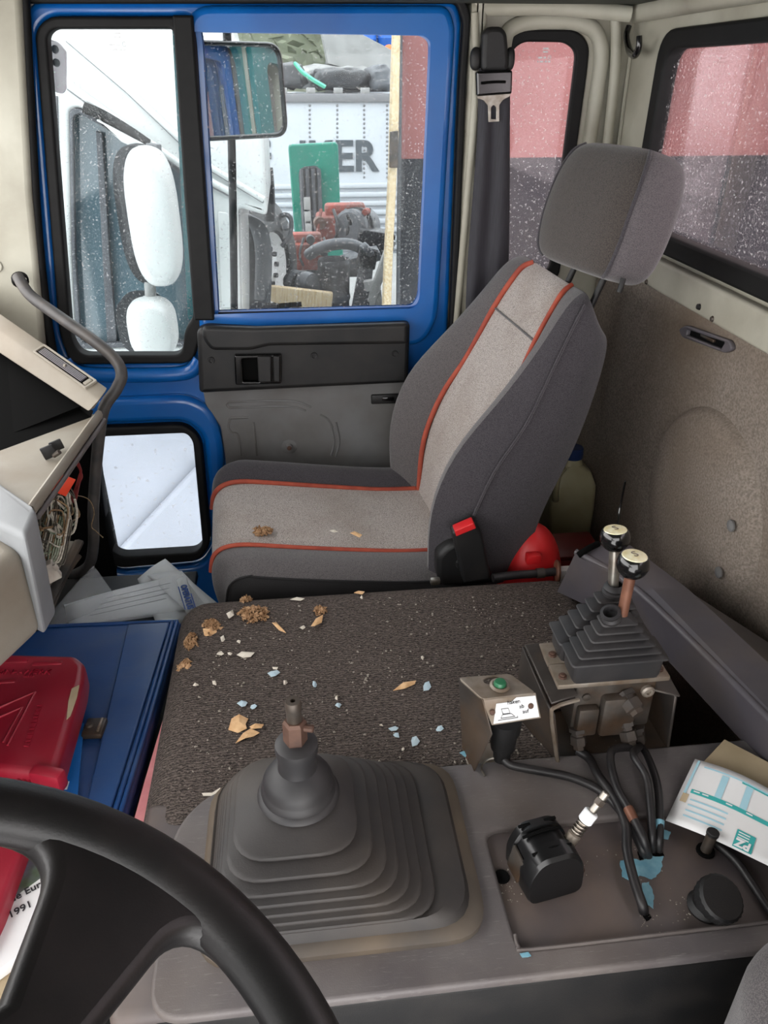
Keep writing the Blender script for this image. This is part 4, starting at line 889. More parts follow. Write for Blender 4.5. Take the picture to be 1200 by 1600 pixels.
# sloped label flange and the long side plate down to the foot
A = V((.215, .742, .735)); Bq = V((.289, .746, .735)); C_ = V((.294, .728, .706)); D_ = V((.226, .724, .704))
def slab(name, q, th, m, parent):
    q = [V(p) for p in q]; nrm = (q[1] - q[0]).cross(q[2] - q[0]).normalized() * th
    n = len(q); vs = q + [p - nrm for p in q]; fs = [tuple(range(n)), tuple(reversed(range(n, 2 * n)))] + [(k, k + n, (k + 1) % n + n, (k + 1) % n) for k in range(n)]
    bm = bmesh.new(); vv = [bm.verts.new(p) for p in vs]
    for f in fs: bm.faces.new([vv[i] for i in f])
    bmesh.ops.recalc_face_normals(bm, faces=bm.faces[:]); bmesh.ops.bevel(bm, geom=bm.edges[:], offset=min(abs(th) * .3, .002), segments=1, affect='EDGES')
    return link(name, bm_mesh(bm), m, parent, None, 40)
slab('label_flange', [D_, C_, Bq, A], .002, K['zinc'], sw)
slab('side_plate', [V((.192, .786, .735)), V((.204, .786, .600)), V((.209, .737, .600)), V((.226, .722, .690)), V((.215, .741, .735))], .002, K['brkt'], sw)
slab('foot_plate', [V((.204, .79, .602)), V((.206, .733, .602)), V((.268, .731, .602)), V((.262, .79, .602))], .002, K['zinc'], sw)
lb0, lb1, lb2, lb3 = D_.lerp(C_, .04) + (A - D_) * .06, D_.lerp(C_, .97) + (A - D_) * .06, A.lerp(Bq, .97) - (A - D_) * .10, A.lerp(Bq, .22) - (A - D_) * .05
off = (C_ - D_).cross(A - D_).normalized() * .0012
slab('label_plate', [p + off for p in (lb0, lb1, lb2, A.lerp(Bq, .62) - (A - D_) * .08, A.lerp(Bq, .50) - (A - D_) * .22, A.lerp(Bq, .22) - (A - D_) * .22)], .0008, K['paper'], sw)
lr_ = (C_ - D_); lu_ = (A - D_); on = off * 1.5
def lp(s, t): return D_ + lr_ * s + lu_ * t + on
text('label_text', 'haken', lp(.58, .74), lr_, lu_, .0075, K['ink'], sw, .0002)
text('label_text', 'ab', lp(.70, .54), lr_, lu_, .0075, K['ink'], sw, .0002)
text('label_text', 'auf', lp(.74, .34), lr_, lu_, .0075, K['ink'], sw, .0002)
for q in (((.22, .22), (.50, .22), (.45, .34), (.27, .34), (.22, .22)), ((.29, .36), (.43, .36), (.43, .55), (.29, .55), (.29, .36)), ((.15, .16), (.55, .16), (.55, .22))):
    tube('label_drawing', [lp(*p) for p in q], .0004, K['ink'], sw, 4, smooth=False)
for q in ((.10, .48), (.88, .50)): lathe('rivet', [(.0001, .002), (.003, .0016), (.004, 0)], lp(*q), off, K['rust'], sw, 12)
bc = P(781, 1072, z=.737)
lathe('button_ring', [(.0135, 0), (.014, .002), (.011, .004), (.0085, .003)], bc, (0, 0, 1), K['zinc'], sw, 24)
lathe('push_button', [(.0085, 0), (.0085, .006), (.007, .0085), (.0001, .009)], bc, (0, 0, 1), K['green'], sw, 20)['label'] = 'green push button'
lathe('switch_body', [(.0001, 0), (.012, 0), (.013, .02), (.017, .022), (.019, .055), (.022, .056), (.022, .075), (.0001, .075)], V((.252, .748, .615)), (0, 0, 1), K['blackp'], sw, 24)
lathe('foot_bolt', [(.0055, 0), (.0055, .004), (.0001, .0045)], P(734, 1184, z=.604), (0, 0, 1), K['rust'], sw, 6)
tube('wire_loop', [P(758, 1212, z=.610), P(752, 1200, z=.612), P(760, 1188, z=.615), P(776, 1184, z=.618), P(786, 1190, z=.618)], .0018, K['steel'], sw, 6)
for q in ((727, 1178, 9), (738, 1212, 7)): patch('paint_patch', ((q[0] - q[2], q[1] - 2), (q[0], q[1] - 5), (q[0] + q[2], q[1]), (q[0], q[1] + 5)), .6035, K['patch'], sw)
swc = tube('switch_cable', [P(786, 1186, z=.622), P(800, 1196, z=.616), P(840, 1204, z=.614), P(890, 1214, z=.614), P(935, 1234, z=.616), P(965, 1262, z=.618), P(988, 1295, z=.616), P(1004, 1328, z=.608), P(1008, 1340, z=.59)], .0058, K['hose'], None, 10, n=8)
tag(swc, 'black cable running from the green switch across the console', 'cable')

# ================================================================== hydraulic lever block
lvb = thing('lever_block', 'grimy hydraulic valve block with two black ball levers', 'lever block', (.41, .80, .600))
box2('valve_body', (.352, .762, .640), (.468, .842, .727), K['dull'], lvb, .004)
for k, (y0, y1) in enumerate(((.756, .799), (.801, .846))):
    tpl = box2('top_plate', (.323, y0, .727), (.482, y1, .735), K['zinc'], lvb, .0015)
    for xx in (.334, .472): lathe('plate_screw', [(.006, 0), (.006, .003), (.0035, .0035), (.0035, .0055), (.0001, .006)], V((xx, (y0 + y1) / 2 - .006, .735)), (0, 0, 1), K['rust'], lvb, 8)
# bracket channels left and right
slab('bracket_plate', [V((.300, .85, .600)), V((.303, .85, .728)), V((.310, .748, .712)), V((.318, .738, .700)), V((.338, .742, .600))], .004, K['brkt'], lvb)
slab('bracket_flange', [V((.303, .85, .728)), V((.330, .85, .730)), V((.352, .752, .716)), V((.312, .744, .712))], .004, K['brkt'], lvb)
slab('bracket_web', [V((.316, .744, .712)), V((.322, .742, .60)), V((.345, .742, .60)), V((.352, .750, .65)), V((.356, .752, .714))], .003, K['brkt'], lvb) if False else None
tube('bracket_edge', [V((.352, .748, .714)), V((.318, .742, .710)), V((.313, .739, .695)), V((.333, .741, .602))], .003, K['zinc'], lvb, 6, n=5)
slab('back_plate', [V((.345, .846, .600)), V((.48, .846, .600)), V((.48, .846, .73)), V((.345, .846, .73))], .004, K['rust'], lvb)
slab('bracket_plate', [V((.500, .83, .600)), V((.497, .83, .708)), V((.497, .752, .700)), V((.502, .748, .600))], .004, K['brkt'], lvb)
slab('bracket_flange', [V((.499, .83, .708)), V((.499, .750, .700)), V((.462, .760, .706)), V((.462, .83, .714))], .004, K['brkt'], lvb)
slab('floor_plate', [V((.335, .742, .603)), V((.502, .748, .603)), V((.502, .84, .603)), V((.335, .84, .603))], .003, K['brkt'], lvb)
# hex fittings on the front of the block
def fitting(a, d, r, parent):
    d = V(d).normalized()
    f = lathe('fitting', [(.0001, 0), (r * 1.25, 0), (r * 1.25, .006), (r * .85, .007), (r * .85, .012), (r * 1.15, .013), (r * 1.15, .026), (r * .8, .028), (r * .8, .034), (.0001, .034)], a, d, K['brkt'], parent, 6, 20); return f
fitting(V((.425, .765, .702)), (.25, -.75, -.30), .0125, lvb); fitting(V((.430, .758, .655)), (.15, -.5, -.7), .011, lvb)
fitting(V((.362, .76, .650)), (.1, -.3, -1), .010, lvb); fitting(V((.452, .762, .640)), (.2, -.25, -1), .009, lvb)
lathe('bolt_head', [(.0095, 0), (.0095, .006), (.007, .008), (.0035, .008), (.003, .005), (.0001, .005)], V((.455, .763, .708)), (0, -1, 0), K['zinc'], lvb, 12)
lathe('bolt_head', [(.006, 0), (.006, .004), (.0001, .005)], V((.368, .763, .705)), (0, -1, 0), K['dull'], lvb, 10)
box('port_boss', V((.415, .758, .672)), (.05, .02, .07), K['dull'], lvb, .006)
box('port_boss', V((.372, .758, .665)), (.03, .016, .05), K['dull'], lvb, .004)
# pleated boots: stepped square bellows
def boot(cx_, cy_, lx, ly, z0, cols, name):
    rings = [rr_ring(cx_ - .060, cx_ + .060, cy_ - .0215, cy_ + .0215, z0, .008, 3), rr_ring(cx_ - .062, cx_ + .062, cy_ - .0225, cy_ + .0225, z0 + .006, .008, 3), rr_ring(cx_ - .063, cx_ + .063, cy_ - .023, cy_ + .023, z0 + .030, .008, 3)]
    nT = 6; z = z0 + .031
    for k in range(nT):
        t = k / (nT - 1); hx_, hy_ = .068 - .043 * t ** .9, .027 - .013 * t; ox, oy = lx * t, ly * t
        a_, b_, c_, d_ = cx_ + ox - hx_, cx_ + ox + hx_, cy_ + oy - hy_, cy_ + oy + hy_
        rings += [rr_ring(a_ + .015, b_ - .015, c_ + .009, d_ - .009, z, .006, 3), rr_ring(a_, b_, c_, d_, z + .0022, .006, 3), rr_ring(a_ + .001, b_ - .001, c_ + .001, d_ - .001, z + .0042, .006, 3), rr_ring(a_ + .016, b_ - .016, c_ + .010, d_ - .010, z + .0105, .005, 3)]
        z += .0108
    return loft(name, rings, K['bootblack'], lvb, True, True, True, 25), V((cx_ + lx, cy_ + ly, z))
b1, t1_ = boot(.402, .824, .012, .004, .735, None, 'lever_boot')
b2, t2_ = boot(.405, .7775, -.004, .0, .735, None, 'lever_boot')
lathe('boot_neck', [(.016, 0), (.0165, .004), (.014, .006), (.0155, .010), (.012, .015), (.0095, .016)], t1_ - V((0, 0, .002)), (0, 0, 1), K['bootblack'], b1, 20)
lathe('torn_neck', [(.012, 0), (.0135, .006), (.0115, .010), (.0135, .016), (.0095, .017), (.009, .006), (.0001, .004)], t2_ + V((-.010, -.004, -.004)), (-.35, -.2, 1), K['bootblack'], b2, 20)
KN1, KN2 = P(961, 840, y=.838), P(989, 881, y=.780)
def lever(a, c, r, m, rk):
    d = (c - a).normalized(); lv = cyl('lever_rod', a, c - d * rk * .85, r, m, lvb, 16)
    kb_ = lathe('ball_knob', [(.0001, 0)] + [(rk * math.cos(t), rk + rk * math.sin(t)) for t in [(-80 + 10 * k) * math.pi / 180 for k in range(12)]] + [(rk * .80, rk * 1.58), (.0001, rk * 1.58)], c - d * rk, d, K['blackgloss'], lvb, 28, 50)
    lathe('emblem', [(rk * .77, 0), (rk * .74, .001), (.0001, .0026)], c + d * rk * .58, d, K['ivory'], kb_, 24)['label'] = 'pale yellow emblem disc'
    text('emblem_mark', 'S', c + d * (rk * .58 + .0028), V((1, .2, 0)), V((0, 1, .3)) - d * V((0, 1, .3)).dot(d), rk * .8, K['zinc'], kb_, .0002)
lever(t1_ + V((0, 0, -.01)), KN1, .0072, K['steel'], .0200); lever(t2_ + V((.006, .002, -.014)), KN2, .0072, K['wood'], .0208)
# hoses from the block to the console opening
def hose(pts, r, lab):
    o = tube('hydraulic_hose', pts, r, K['hose'], None, 10, n=8); tag(o, lab, 'hose', 'hoses from the lever block'); return o
hose([V((.364, .752, .612)), V((.376, .735, .612)), P(935, 1212, z=.622), P(962, 1250, z=.624), P(978, 1290, z=.622), P(980, 1330, z=.618), P(992, 1380, z=.612), P(1004, 1415, z=.606), P(1006, 1432, z=.585)], .0062, 'leftmost thick black hose, reaching furthest down the console')
h2 = hose([V((.434, .735, .628)), P(955, 1175, z=.640), P(962, 1225, z=.636), P(985, 1268, z=.632), P(1005, 1310, z=.622), P(1012, 1336, z=.600), P(1013, 1342, z=.585)], .0056, 'black hose with a copper band, second of the four from the left')
cyl('copper_band', P(981, 1262, z=.633), P(991, 1282, z=.629), .0066, K['wood'], h2, 12)
hose([V((.445, .732, .630)), P(990, 1180, z=.648), P(1010, 1215, z=.640), P(1017, 1265, z=.630), P(1019, 1310, z=.616), P(1021, 1338, z=.585)], .0052, 'thin black hose, third of the four from the left')
h4 = hose([V((.454, .756, .612)), P(1010, 1178, z=.628), P(1026, 1222, z=.630), P(1031, 1270, z=.624), P(1030, 1315, z=.612), P(1029, 1336, z=.585)], .0052, 'rightmost black hose with a blue sleeve')
cyl('blue_sleeve', P(1031, 1282, z=.622), P(1030, 1302, z=.616), .0058, K['patch'], h4, 12)
bc_ = tube('console_cable', [P(1120, 1318, z=.604), P(1150, 1345, z=.603), P(1178, 1385, z=.603), P(1200, 1418, z=.603), P(1260, 1500, z=.603)], .0055, K['hose'], None, 8)
tag(bc_, 'black cable lying on the console from the stud towards the driver seat', 'cable')

# ================================================================== trim beam behind the tunnel
be = thing('trim_beam', 'long grey plastic trim beam between tunnel and rear wall', 'trim', (.55, .9, .58))
ft = [V((.462, 1.150, .60)), P(900, 862, z=.712), P(945, 850, z=.722), P(985, 852, z=.715), V((.66, 1.19, .60))]
nr = [P(1290, 1300, z=.60), P(1290, 1212, z=.70), P(1290, 1200, z=.705), P(1290, 1118, z=.712), P(1350, 1100, z=.60)]
md_ = [P(1000, 985, z=.60), P(1005, 930, z=.705), P(1022, 922, z=.715), P(1075, 920, z=.714), V((.70, 1.0, .60))]
f0 = [p + V((.0, .010, -.004)) for p in ft]
loft('beam_cover', [ft, [a.lerp(b, .06) for a, b in zip(ft, md_)], [a.lerp(b, .94) for a, b in zip(ft, md_)], md_, [a.lerp(b, .06) for a, b in zip(md_, nr)], nr], K['beam'], be, True, True, True, 30)
tube('beam_edge', [ft[1], md_[1], nr[1]], .006, K['beam'], be, 8, n=8)
tube('beam_slot', [P(903, 868, z=.712), P(918, 858, z=.722), P(934, 850, z=.722)], .006, K['dark'], be, 8)
an = tube('radio_aerial', [P(962, 862, z=.70), P(968, 800, y=1.20), P(977, 752, y=1.20)], .0022, K['blackgloss'], None, 6); tag(an, 'thin black rod standing behind the rear ball lever', 'rod')

# insurance leaflet and yellowed card at the right edge
lf_ = thing('insurance_leaflet', 'white form with teal print lying bent on the console edge', 'leaflet', P(1140, 1260, z=.608))
def lpt(s, t, dz=0):
    c = [P(1086, 1186, z=.628), P(1270, 1285, z=.628), P(1250, 1385, z=.618), P(1040, 1282, z=.612)]
    p = (c[0] * (1 - s) + c[1] * s) * (1 - t) + (c[3] * (1 - s) + c[2] * s) * t
    p.z += .016 * math.sin(min(s, .5) * math.pi) * (1 - .5 * t) + dz; return p
def lsheet(name, s0, s1, t0, t1, dz, m, parent, n=10):
    vs = [lpt(s0 + (s1 - s0) * i / n, t0 + (t1 - t0) * j / n, dz) for i in range(n + 1) for j in range(n + 1)]
    fs = [(i * (n + 1) + j, i * (n + 1) + j + 1, (i + 1) * (n + 1) + j + 1, (i + 1) * (n + 1) + j) for i in range(n) for j in range(n)]
    o = link(name, mesh(vs, fs), m, parent, None, 180); return o
o = lsheet('leaflet_sheet', 0, 1, 0, 1, 0, K['paper'], lf_); m_ = o.modifiers.new('t', 'SOLIDIFY'); m_.thickness = .0006; m_.offset = 0
lsheet('printed_band', .08, 1, .46, .52, .0012, K['teal_ink'], lf_); lsheet('printed_band', .42, 1, .10, .125, .0012, K['teal_ink'], lf_)
lsheet('printed_band', .03, .05, .02, .6, .0012, K['pale_ink'], lf_)
for t in (.08, .60, .68, .76, .84): lsheet('printed_line', .10, .40 if t > .5 else .98, t, t + .022, .0012, K['pale_ink'], lf_)
for s in (.26, .46): lsheet('printed_column', s, s + .055, .12, .46, .0012, K['pale_ink'], lf_)
lsheet('logo_block', .50, .64, .74, .98, .0014, K['teal_ink'], lf_)
rt_ = lpt(.52, .86) - lpt(.62, .86); up_ = lpt(.5, .95) - lpt(.5, .75)
text('logo_text', 'PZ', lpt(.568, .91, .0024), rt_, up_, .015, K['white'], lf_, .0003, bold=.0006)
for t in (.765, .80, .835): lsheet('logo_line', .515, .60, t, t + .014, .0018, K['white'], lf_, 4)
for a_ in (.10, .17, .36, .52): lsheet('band_line', a_, a_ + .05, .478, .496, .0018, K['white'], lf_, 4)
lsheet('sticky_spot', .03, .08, .55, .68, .0014, K['cream_paper'], lf_)
cp = thing('yellowed_card', 'yellowed card sticking out behind the white form', 'card', P(1160, 1200, z=.608))
slab('card_sheet', [P(1132, 1155, z=.622), P(1090, 1200, z=.613), P(1190, 1270, z=.613), P(1280, 1300, z=.613), P(1280, 1232, z=.622)], .0012, K['cream_paper'], cp)

# ================================================================== things stowed behind the seat
sb_ = box2('storage_box', (.37, 1.26, .0), (.745, 1.92, .30), K['blackp'], None, .01); tag(sb_, 'dark storage box in the gap behind the seat', 'box')
jg = thing('plastic_jug', 'yellowed plastic jug with dark blue cap behind the seat', 'jug', (.70, 1.74, .30))
jr = []
for z, h, r in ((.302, .040, .01), (.310, .060, .02), (.45, .062, .02), (.52, .060, .022), (.555, .046, .022), (.57, .026, .018), (.59, .022, .018)):
    jr.append([V((p.x, p.y, z)) for p in rounded([V((.695 - h, 1.75 - h * .9)), V((.695 + h, 1.75 - h * .9)), V((.695 + h, 1.75 + h * .9)), V((.695 - h, 1.75 + h * .9))], r, 5)])
loft('jug_body', jr, K['jug'], jg)
lathe('jug_cap', [(.0001, 0), (.026, 0), (.027, .004), (.026, .026), (.023, .029), (.0001, .029)], V((.695, 1.75, .587)), (0, 0, 1), K['cap'], jg, 24)
tube('jug_handle', [V((.66, 1.71, .575)), V((.640, 1.69, .565)), V((.636, 1.685, .52)), V((.645, 1.70, .49))], .009, K['jug'], jg, 8)
rd = thing('red_helmet', 'bright red plastic dome with a flat brim behind the seat', 'helmet', (.47, 1.33, .30))
dome = []
RC = V((.470, 1.345, .505))
prf = [(.064, -.205), (.068, 0), (.068, .004)] + [(.068 * math.cos(t), .004 + .125 * math.sin(t)) for t in [k * math.pi / 20 for k in range(1, 10)]] + [(.0001, .13)]
lathe('dome', prf, RC, (0, 0, 1), K['redflat'], rd, 40)
zplate('brim', [[(RC.x + .085 * math.cos(a), RC.y + .076 * math.sin(a)) for a in [2 * math.pi * k / 40 for k in range(40)]]], RC.z + .0, .005, K['redflat'], rd, .003)
box('brim_block', P(833, 872, y=1.285), (.03, .02, .022), K['redflat'], rd, .003)
db = thing('red_tin', 'dark red lacquered tin behind the red dome', 'tin', (.60, 1.45, .30))
box2('tin_body', (.545, 1.40, .30), (.66, 1.50, .50), K['darkred'], db, .006); box2('tin_lid', (.543, 1.398, .50), (.662, 1.502, .512), K['darkred'], db, .004)
hp_ = thing('hose_end', 'short black hose with brass flange at the back of the tunnel', 'hose', P(840, 895, y=1.235))
tube('hose_piece', [P(770, 903, y=1.24), P(800, 899, y=1.245), P(840, 896, y=1.25), P(868, 893, y=1.25)], .009, K['hose'], hp_, 10)
cyl('hose_clamp', P(838, 896, y=1.25), P(850, 895, y=1.25), .0105, K['brkt'], hp_, 16)
lathe('flange', [(.0001, 0), (.023, 0), (.024, .003), (.022, .007), (.008, .009), (.0001, .009)], P(868, 893, y=1.25), (1, -.15, 0), K['wood'], hp_, 26)
box('support_bar', P(882, 897, y=1.26), (.03, .02, .03), K['paper'], hp_, .003)

# ================================================================== debris on the carpet and the cushion
def flake(name, q, z, m, lab, cat, group, lift=.004):
    c = [P(a, b, z=z) for a, b in q]; n = len(c); g_ = sum(c, V()) / n
    top = [p + V((0, 0, lift * random.uniform(.2, 1))) for p in c]; gm = g_ + V((0, 0, lift * random.uniform(.6, 1.6)))
    vs = top + [gm] + [p - V((0, 0, .0007)) for p in top] + [gm - V((0, 0, .0008))]
    fs = [(k, (k + 1) % n, n) for k in range(n)] + [((k + 1) % n + n + 1, k + n + 1, 2 * n + 1) for k in range(n)] + [((k + 1) % n, k, k + n + 1, (k + 1) % n + n + 1) for k in range(n)]
    o = link(name, mesh(vs, fs), m, None); return tag(o, lab, cat, group)
TZ = .6005
def poly(cx_, cy_, rx_, ry_, n, seed, rot=0):
    r_ = random.Random(seed); out = []
    for k in range(n):
        a = 2 * math.pi * k / n + r_.uniform(-.3, .3); s = r_.uniform(.65, 1.1); x = rx_ * s * math.cos(a); y_ = ry_ * s * math.sin(a)
        out.append((cx_ + x * math.cos(rot) - y_ * math.sin(rot), cy_ + x * math.sin(rot) + y_ * math.cos(rot)))
    return list(reversed(out))
flake('varnish_flake', [(357, 1142), (362, 1124), (374, 1119), (388, 1124), (384, 1134), (386, 1140), (372, 1146)], TZ, K['shav'], 'broad peeled tan flake in front of the gear lever, upper of the cluster', 'flake', 'tan flakes before the gear lever', .006)
flake('varnish_flake', [(368, 1162), (380, 1148), (392, 1139), (406, 1146), (396, 1153), (384, 1157)], TZ, K['shav'], 'peeled tan flake below the broad one before the gear lever', 'flake', 'tan flakes before the gear lever', .006)
flake('varnish_flake', [(390, 1137), (398, 1134), (413, 1136), (409, 1140), (394, 1141)], TZ, K['shav'], 'narrow tan flake at the right of the cluster before the gear lever', 'flake', 'tan flakes before the gear lever', .006)
flake('varnish_flake', [(614, 1080), (630, 1070), (650, 1065), (648, 1070), (632, 1077)], TZ, K['shav'], 'long curved tan sliver alone on the middle of the carpet', 'flake', None, .006)
flake('varnish_flake', [(316, 1243), (330, 1243), (344, 1234), (348, 1238), (336, 1246), (318, 1246)], TZ, K['shavw'], 'pale curled sliver at the left end of the gear boot', 'flake', None, .006)
flake('varnish_flake', [(370, 1024), (378, 1019), (398, 1022), (392, 1028), (380, 1029)], TZ, K['shavw'], 'cream flake below the crumbled foam on the carpet', 'flake', None, .005)
flake('varnish_flake', [(425, 975), (432, 974), (444, 988), (447, 992), (436, 986)], TZ, K['shav'], 'tan sliver to the right of the crumbled foam', 'flake', None, .006)
flake('varnish_flake', [(486, 982), (494, 972), (505, 965), (503, 975), (492, 984)], TZ, K['shav'], 'peach flake standing near the back edge of the carpet', 'flake', None, .009)
flake('varnish_flake', [(453, 938), (464, 935), (476, 936), (470, 940)], TZ, K['shavw'], 'white sliver at the back edge of the carpet', 'flake', None, .004)
flake('varnish_flake', [(553, 928), (560, 925), (570, 926), (566, 931)], TZ - .001, K['shav'], 'tan sliver on the back edge of the carpet under the seat', 'flake', None, .004)
flake('varnish_flake', [(354, 962), (364, 956), (366, 964), (358, 969)], TZ, K['shavw'], 'small pale curl left of the crumbled foam heap', 'flake', None, .007)
flake('varnish_flake', [(318, 990), (330, 986), (340, 992), (334, 1000), (320, 999)], TZ - .008, K['shav'], 'curled tan piece on the left rounded edge of the carpet', 'flake', None, .012)
flake('varnish_flake', [(222, 1296), (228, 1262), (236, 1250), (238, 1275), (230, 1298)], .50, K['shav'], 'brown bark-like flake between pink folder and carpet', 'flake', None, .004)
BF = [(428, 1053, 10, 7), (380, 1101, 10, 6), (397, 1106, 7, 5), (667, 1074, 8, 9), (528, 1103, 6, 5), (615, 1140, 9, 5), (648, 1158, 8, 9), (619, 1149, 6, 5), (687, 1140, 6, 5), (492, 1071, 5, 5), (672, 1202, 9, 5), (818, 1046, 8, 6)]
BL = ['pale blue paint flake straight behind the gear lever, near the cream flake', 'larger left one of two pale blue flakes above the tan cluster', 'smaller right one of two pale blue flakes above the tan cluster', 'pale blue paint flake just right of the long tan sliver',
      'small pale blue flake level with the top of the gear lever', 'upper of two slim pale blue flakes in mid carpet', 'broad pale blue flake nearest the viewer in mid carpet', 'lower of two slim pale blue flakes in mid carpet',
      'pale blue flake between the broad flake and the steel bracket', 'tiny pale blue flake behind the gear lever shaft', 'pale blue flake at the near carpet edge left of the bracket foot', 'pale blue flake behind the lever block corner']
for i, (a, b, rx_, ry_) in enumerate(BF):
    flake('paint_flake', poly(a, b, rx_, ry_, 6, i * 3 + 1), TZ, K['flake'], BL[i], 'paint flake', 'pale blue paint flakes on the carpet', .004)
WF = [(344, 1023, 6, 5), (360, 1024, 5, 4), (348, 1000, 4, 6), (306, 1072, 5, 4), (335, 1069, 5, 3), (446, 1068, 4, 6), (526, 1092, 3, 5), (593, 1193, 4, 4), (596, 1135, 4, 3), (660, 1030, 3, 3), (565, 935, 3, 2), (373, 1005, 4, 3), (630, 1172, 3, 3), (498, 970, 6, 4), (473, 983, 5, 3), (430, 1045, 6, 2)]
WL = ['whitish chip left of the cream flake, first of two', 'whitish chip left of the cream flake, second of two', 'upright whitish chip below the foam on the left edge', 'whitish chip furthest left on the carpet', 'flat whitish chip left of the pale blue pair', 'whitish chip above the gear lever tip',
      'narrow white chip above the small pale blue flake', 'round white chip right of the gear boot collar', 'tiny white chip between the two slim blue flakes and the lever', 'lone white speck above the long tan sliver', 'white speck at the back edge of the carpet', 'small chip between foam heap and cream flake',
      'small white chip below the broad blue flake', 'whitish crumb beside the standing peach flake', 'whitish crumb between foam heap and peach flake', 'thin white chip touching the blue flake behind the lever']
for i, (a, b, rx_, ry_) in enumerate(WF):
    flake('chip', poly(a, b, rx_, ry_, 5, i * 5 + 2), TZ, K['shavw'], WL[i], 'chip', 'whitish chips on the carpet', .005)
# crumbled foam heaps: uncountable
def heap(cx_, cy_, rx_, ry_, n, z, lab, seed, hmax=.02, size=.0044):
    r_ = random.Random(seed); vs = []; fs = []; n = int(n * 1.9)
    for k in range(n):
        a = r_.uniform(0, 6.28); s = math.sqrt(r_.random()); s *= .72 + .5 * noise.noise(V((math.cos(a) * 2.2, math.sin(a) * 2.2, seed * 3.7))) + .12 * (k % 9 == 0); p = P(cx_ + rx_ * s * math.cos(a), cy_ + ry_ * s * math.sin(a), z=z if not callable(z) else .6)
        if callable(z): p.z = z(p)
        p.z += hmax * (1 - s) * r_.random(); b0_ = len(vs); q = r_.uniform(.4, 1.3) * size
        d = [V((r_.gauss(0, 1), r_.gauss(0, 1), r_.gauss(0, .7))).normalized() * q * r_.uniform(.5, 1.3) for _ in range(6)]
        base = [V((1, 0, 0)), V((0, 1, 0)), V((-1, 0, 0)), V((0, -1, 0)), V((0, 0, 1)), V((0, 0, -1))]
        for u, e in zip(base, d): vs.append(p + u * q * .6 + e * .6)
        for f in ((0, 1, 4), (1, 2, 4), (2, 3, 4), (3, 0, 4), (1, 0, 5), (2, 1, 5), (3, 2, 5), (0, 3, 5)): fs.append(tuple(b0_ + i for i in f))
    o = link('foam_crumbs', mesh(vs, fs), K['foam'], None); return tag(o, lab, 'foam crumbs', None, 'stuff')
def tz(p):   # carpet height near its rounded left and back edges
    d = max(0, -.195 - p.x); e_ = max(0, p.y - 1.17); q = min(math.hypot(d, e_), .054); return .6 - (.055 - math.sqrt(max(.055 ** 2 - q * q, 0))) + .001
heap(396, 962, 32, 15, 260, tz, 'large heap of crumbled brown foam on the back left of the carpet', 1, .018)
heap(385, 935, 10, 6, 50, tz, 'small foam crumb heap at the very back edge of the carpet', 2, .015)
heap(330, 980, 16, 12, 130, tz, 'crumbled foam trailing over the rounded left corner of the carpet', 3, .012)
heap(298, 1000, 13, 14, 110, tz, 'brown foam crumbs on the left edge beside the blue case', 4, .01)
heap(288, 1035, 12, 8, 60, tz, 'dark foam crumbs lowest down the left edge of the carpet', 6, .006)
heap(500, 955, 12, 8, 30, tz, 'few foam crumbs near the middle of the back edge', 5, .008, .005)
def crumbs(n, seed):
    r_ = random.Random(seed); vs = []; fs = []
    for k in range(n):
        p = V((r_.uniform(-.19, .465), r_.uniform(.755, 1.165), .6008))
        if noise.noise(p * 9) < r_.uniform(-.55, .35): continue
        q = r_.choice((.0006, .0008, .001, .0013, .0022)); a = r_.uniform(0, 3); e_ = r_.uniform(.4, 1.6); b0_ = len(vs)
        for u, w_, h in ((1, 0, 0), (0, e_, 0), (-1, 0, 0), (0, -e_, 0), (0, 0, 1)):
            vs.append(p + V((q * (u * math.cos(a) - w_ * math.sin(a)), q * (u * math.sin(a) + w_ * math.cos(a)), q * h + .0006)))
        for f in ((0, 1, 4), (1, 2, 4), (2, 3, 4), (3, 0, 4)): fs.append(tuple(b0_ + i for i in f))
    o = link('crumbs', mesh(vs, fs), K['crumb'], None); return tag(o, 'fine pale crumbs scattered over the ribbed carpet', 'crumbs', None, 'stuff')
crumbs(1500, 9)
def console_dirt(n, seed):
    r_ = random.Random(seed); vs = []; fs = []; spots = [(985, 1340, 50, 40), (1070, 1420, 40, 25), (900, 1360, 15, 20), (1010, 1440, 25, 12), (790, 1380, 20, 30)]
    for k in range(n):
        a, b, w_, h_ = r_.choice(spots); p = P(r_.gauss(a, w_ * .5), r_.gauss(b, h_ * .5), z=.5976); q = r_.uniform(.0004, .0012); b0_ = len(vs)
        for u, v_, h in ((1, 0, 0), (0, 1, 0), (-1, 0, 0), (0, -1, 0), (0, 0, .8)): vs.append(p + V((u, v_, h)) * q)
        for f in ((0, 1, 4), (1, 2, 4), (2, 3, 4), (3, 0, 4)): fs.append(tuple(b0_ + i for i in f))
    o = link('console_dirt', mesh(vs, fs), K['crumb'], None); return tag(o, 'pale grit in the recessed part of the console', 'grit', None, 'stuff')
console_dirt(170, 4)
# on the cushion
cush_z = lambda px: .55 + .06 * (690 - px) / 360
o = heap(413, 831, 20, 8, 90, .607, 'small heap of brown foam crumbs on the seat cushion', 8, .012, .005)
flake('varnish_flake', [(547, 834), (554, 832), (566, 837), (562, 841)], .595, K['shav'], 'tan chip on the seat cushion right of the foam crumbs', 'flake', None, .004)
flake('varnish_flake', [(515, 830), (522, 829), (528, 831), (522, 833)], .60, K['shavw'], 'tiny pale chip between foam crumbs and tan chip on the cushion', 'flake', None, .003)

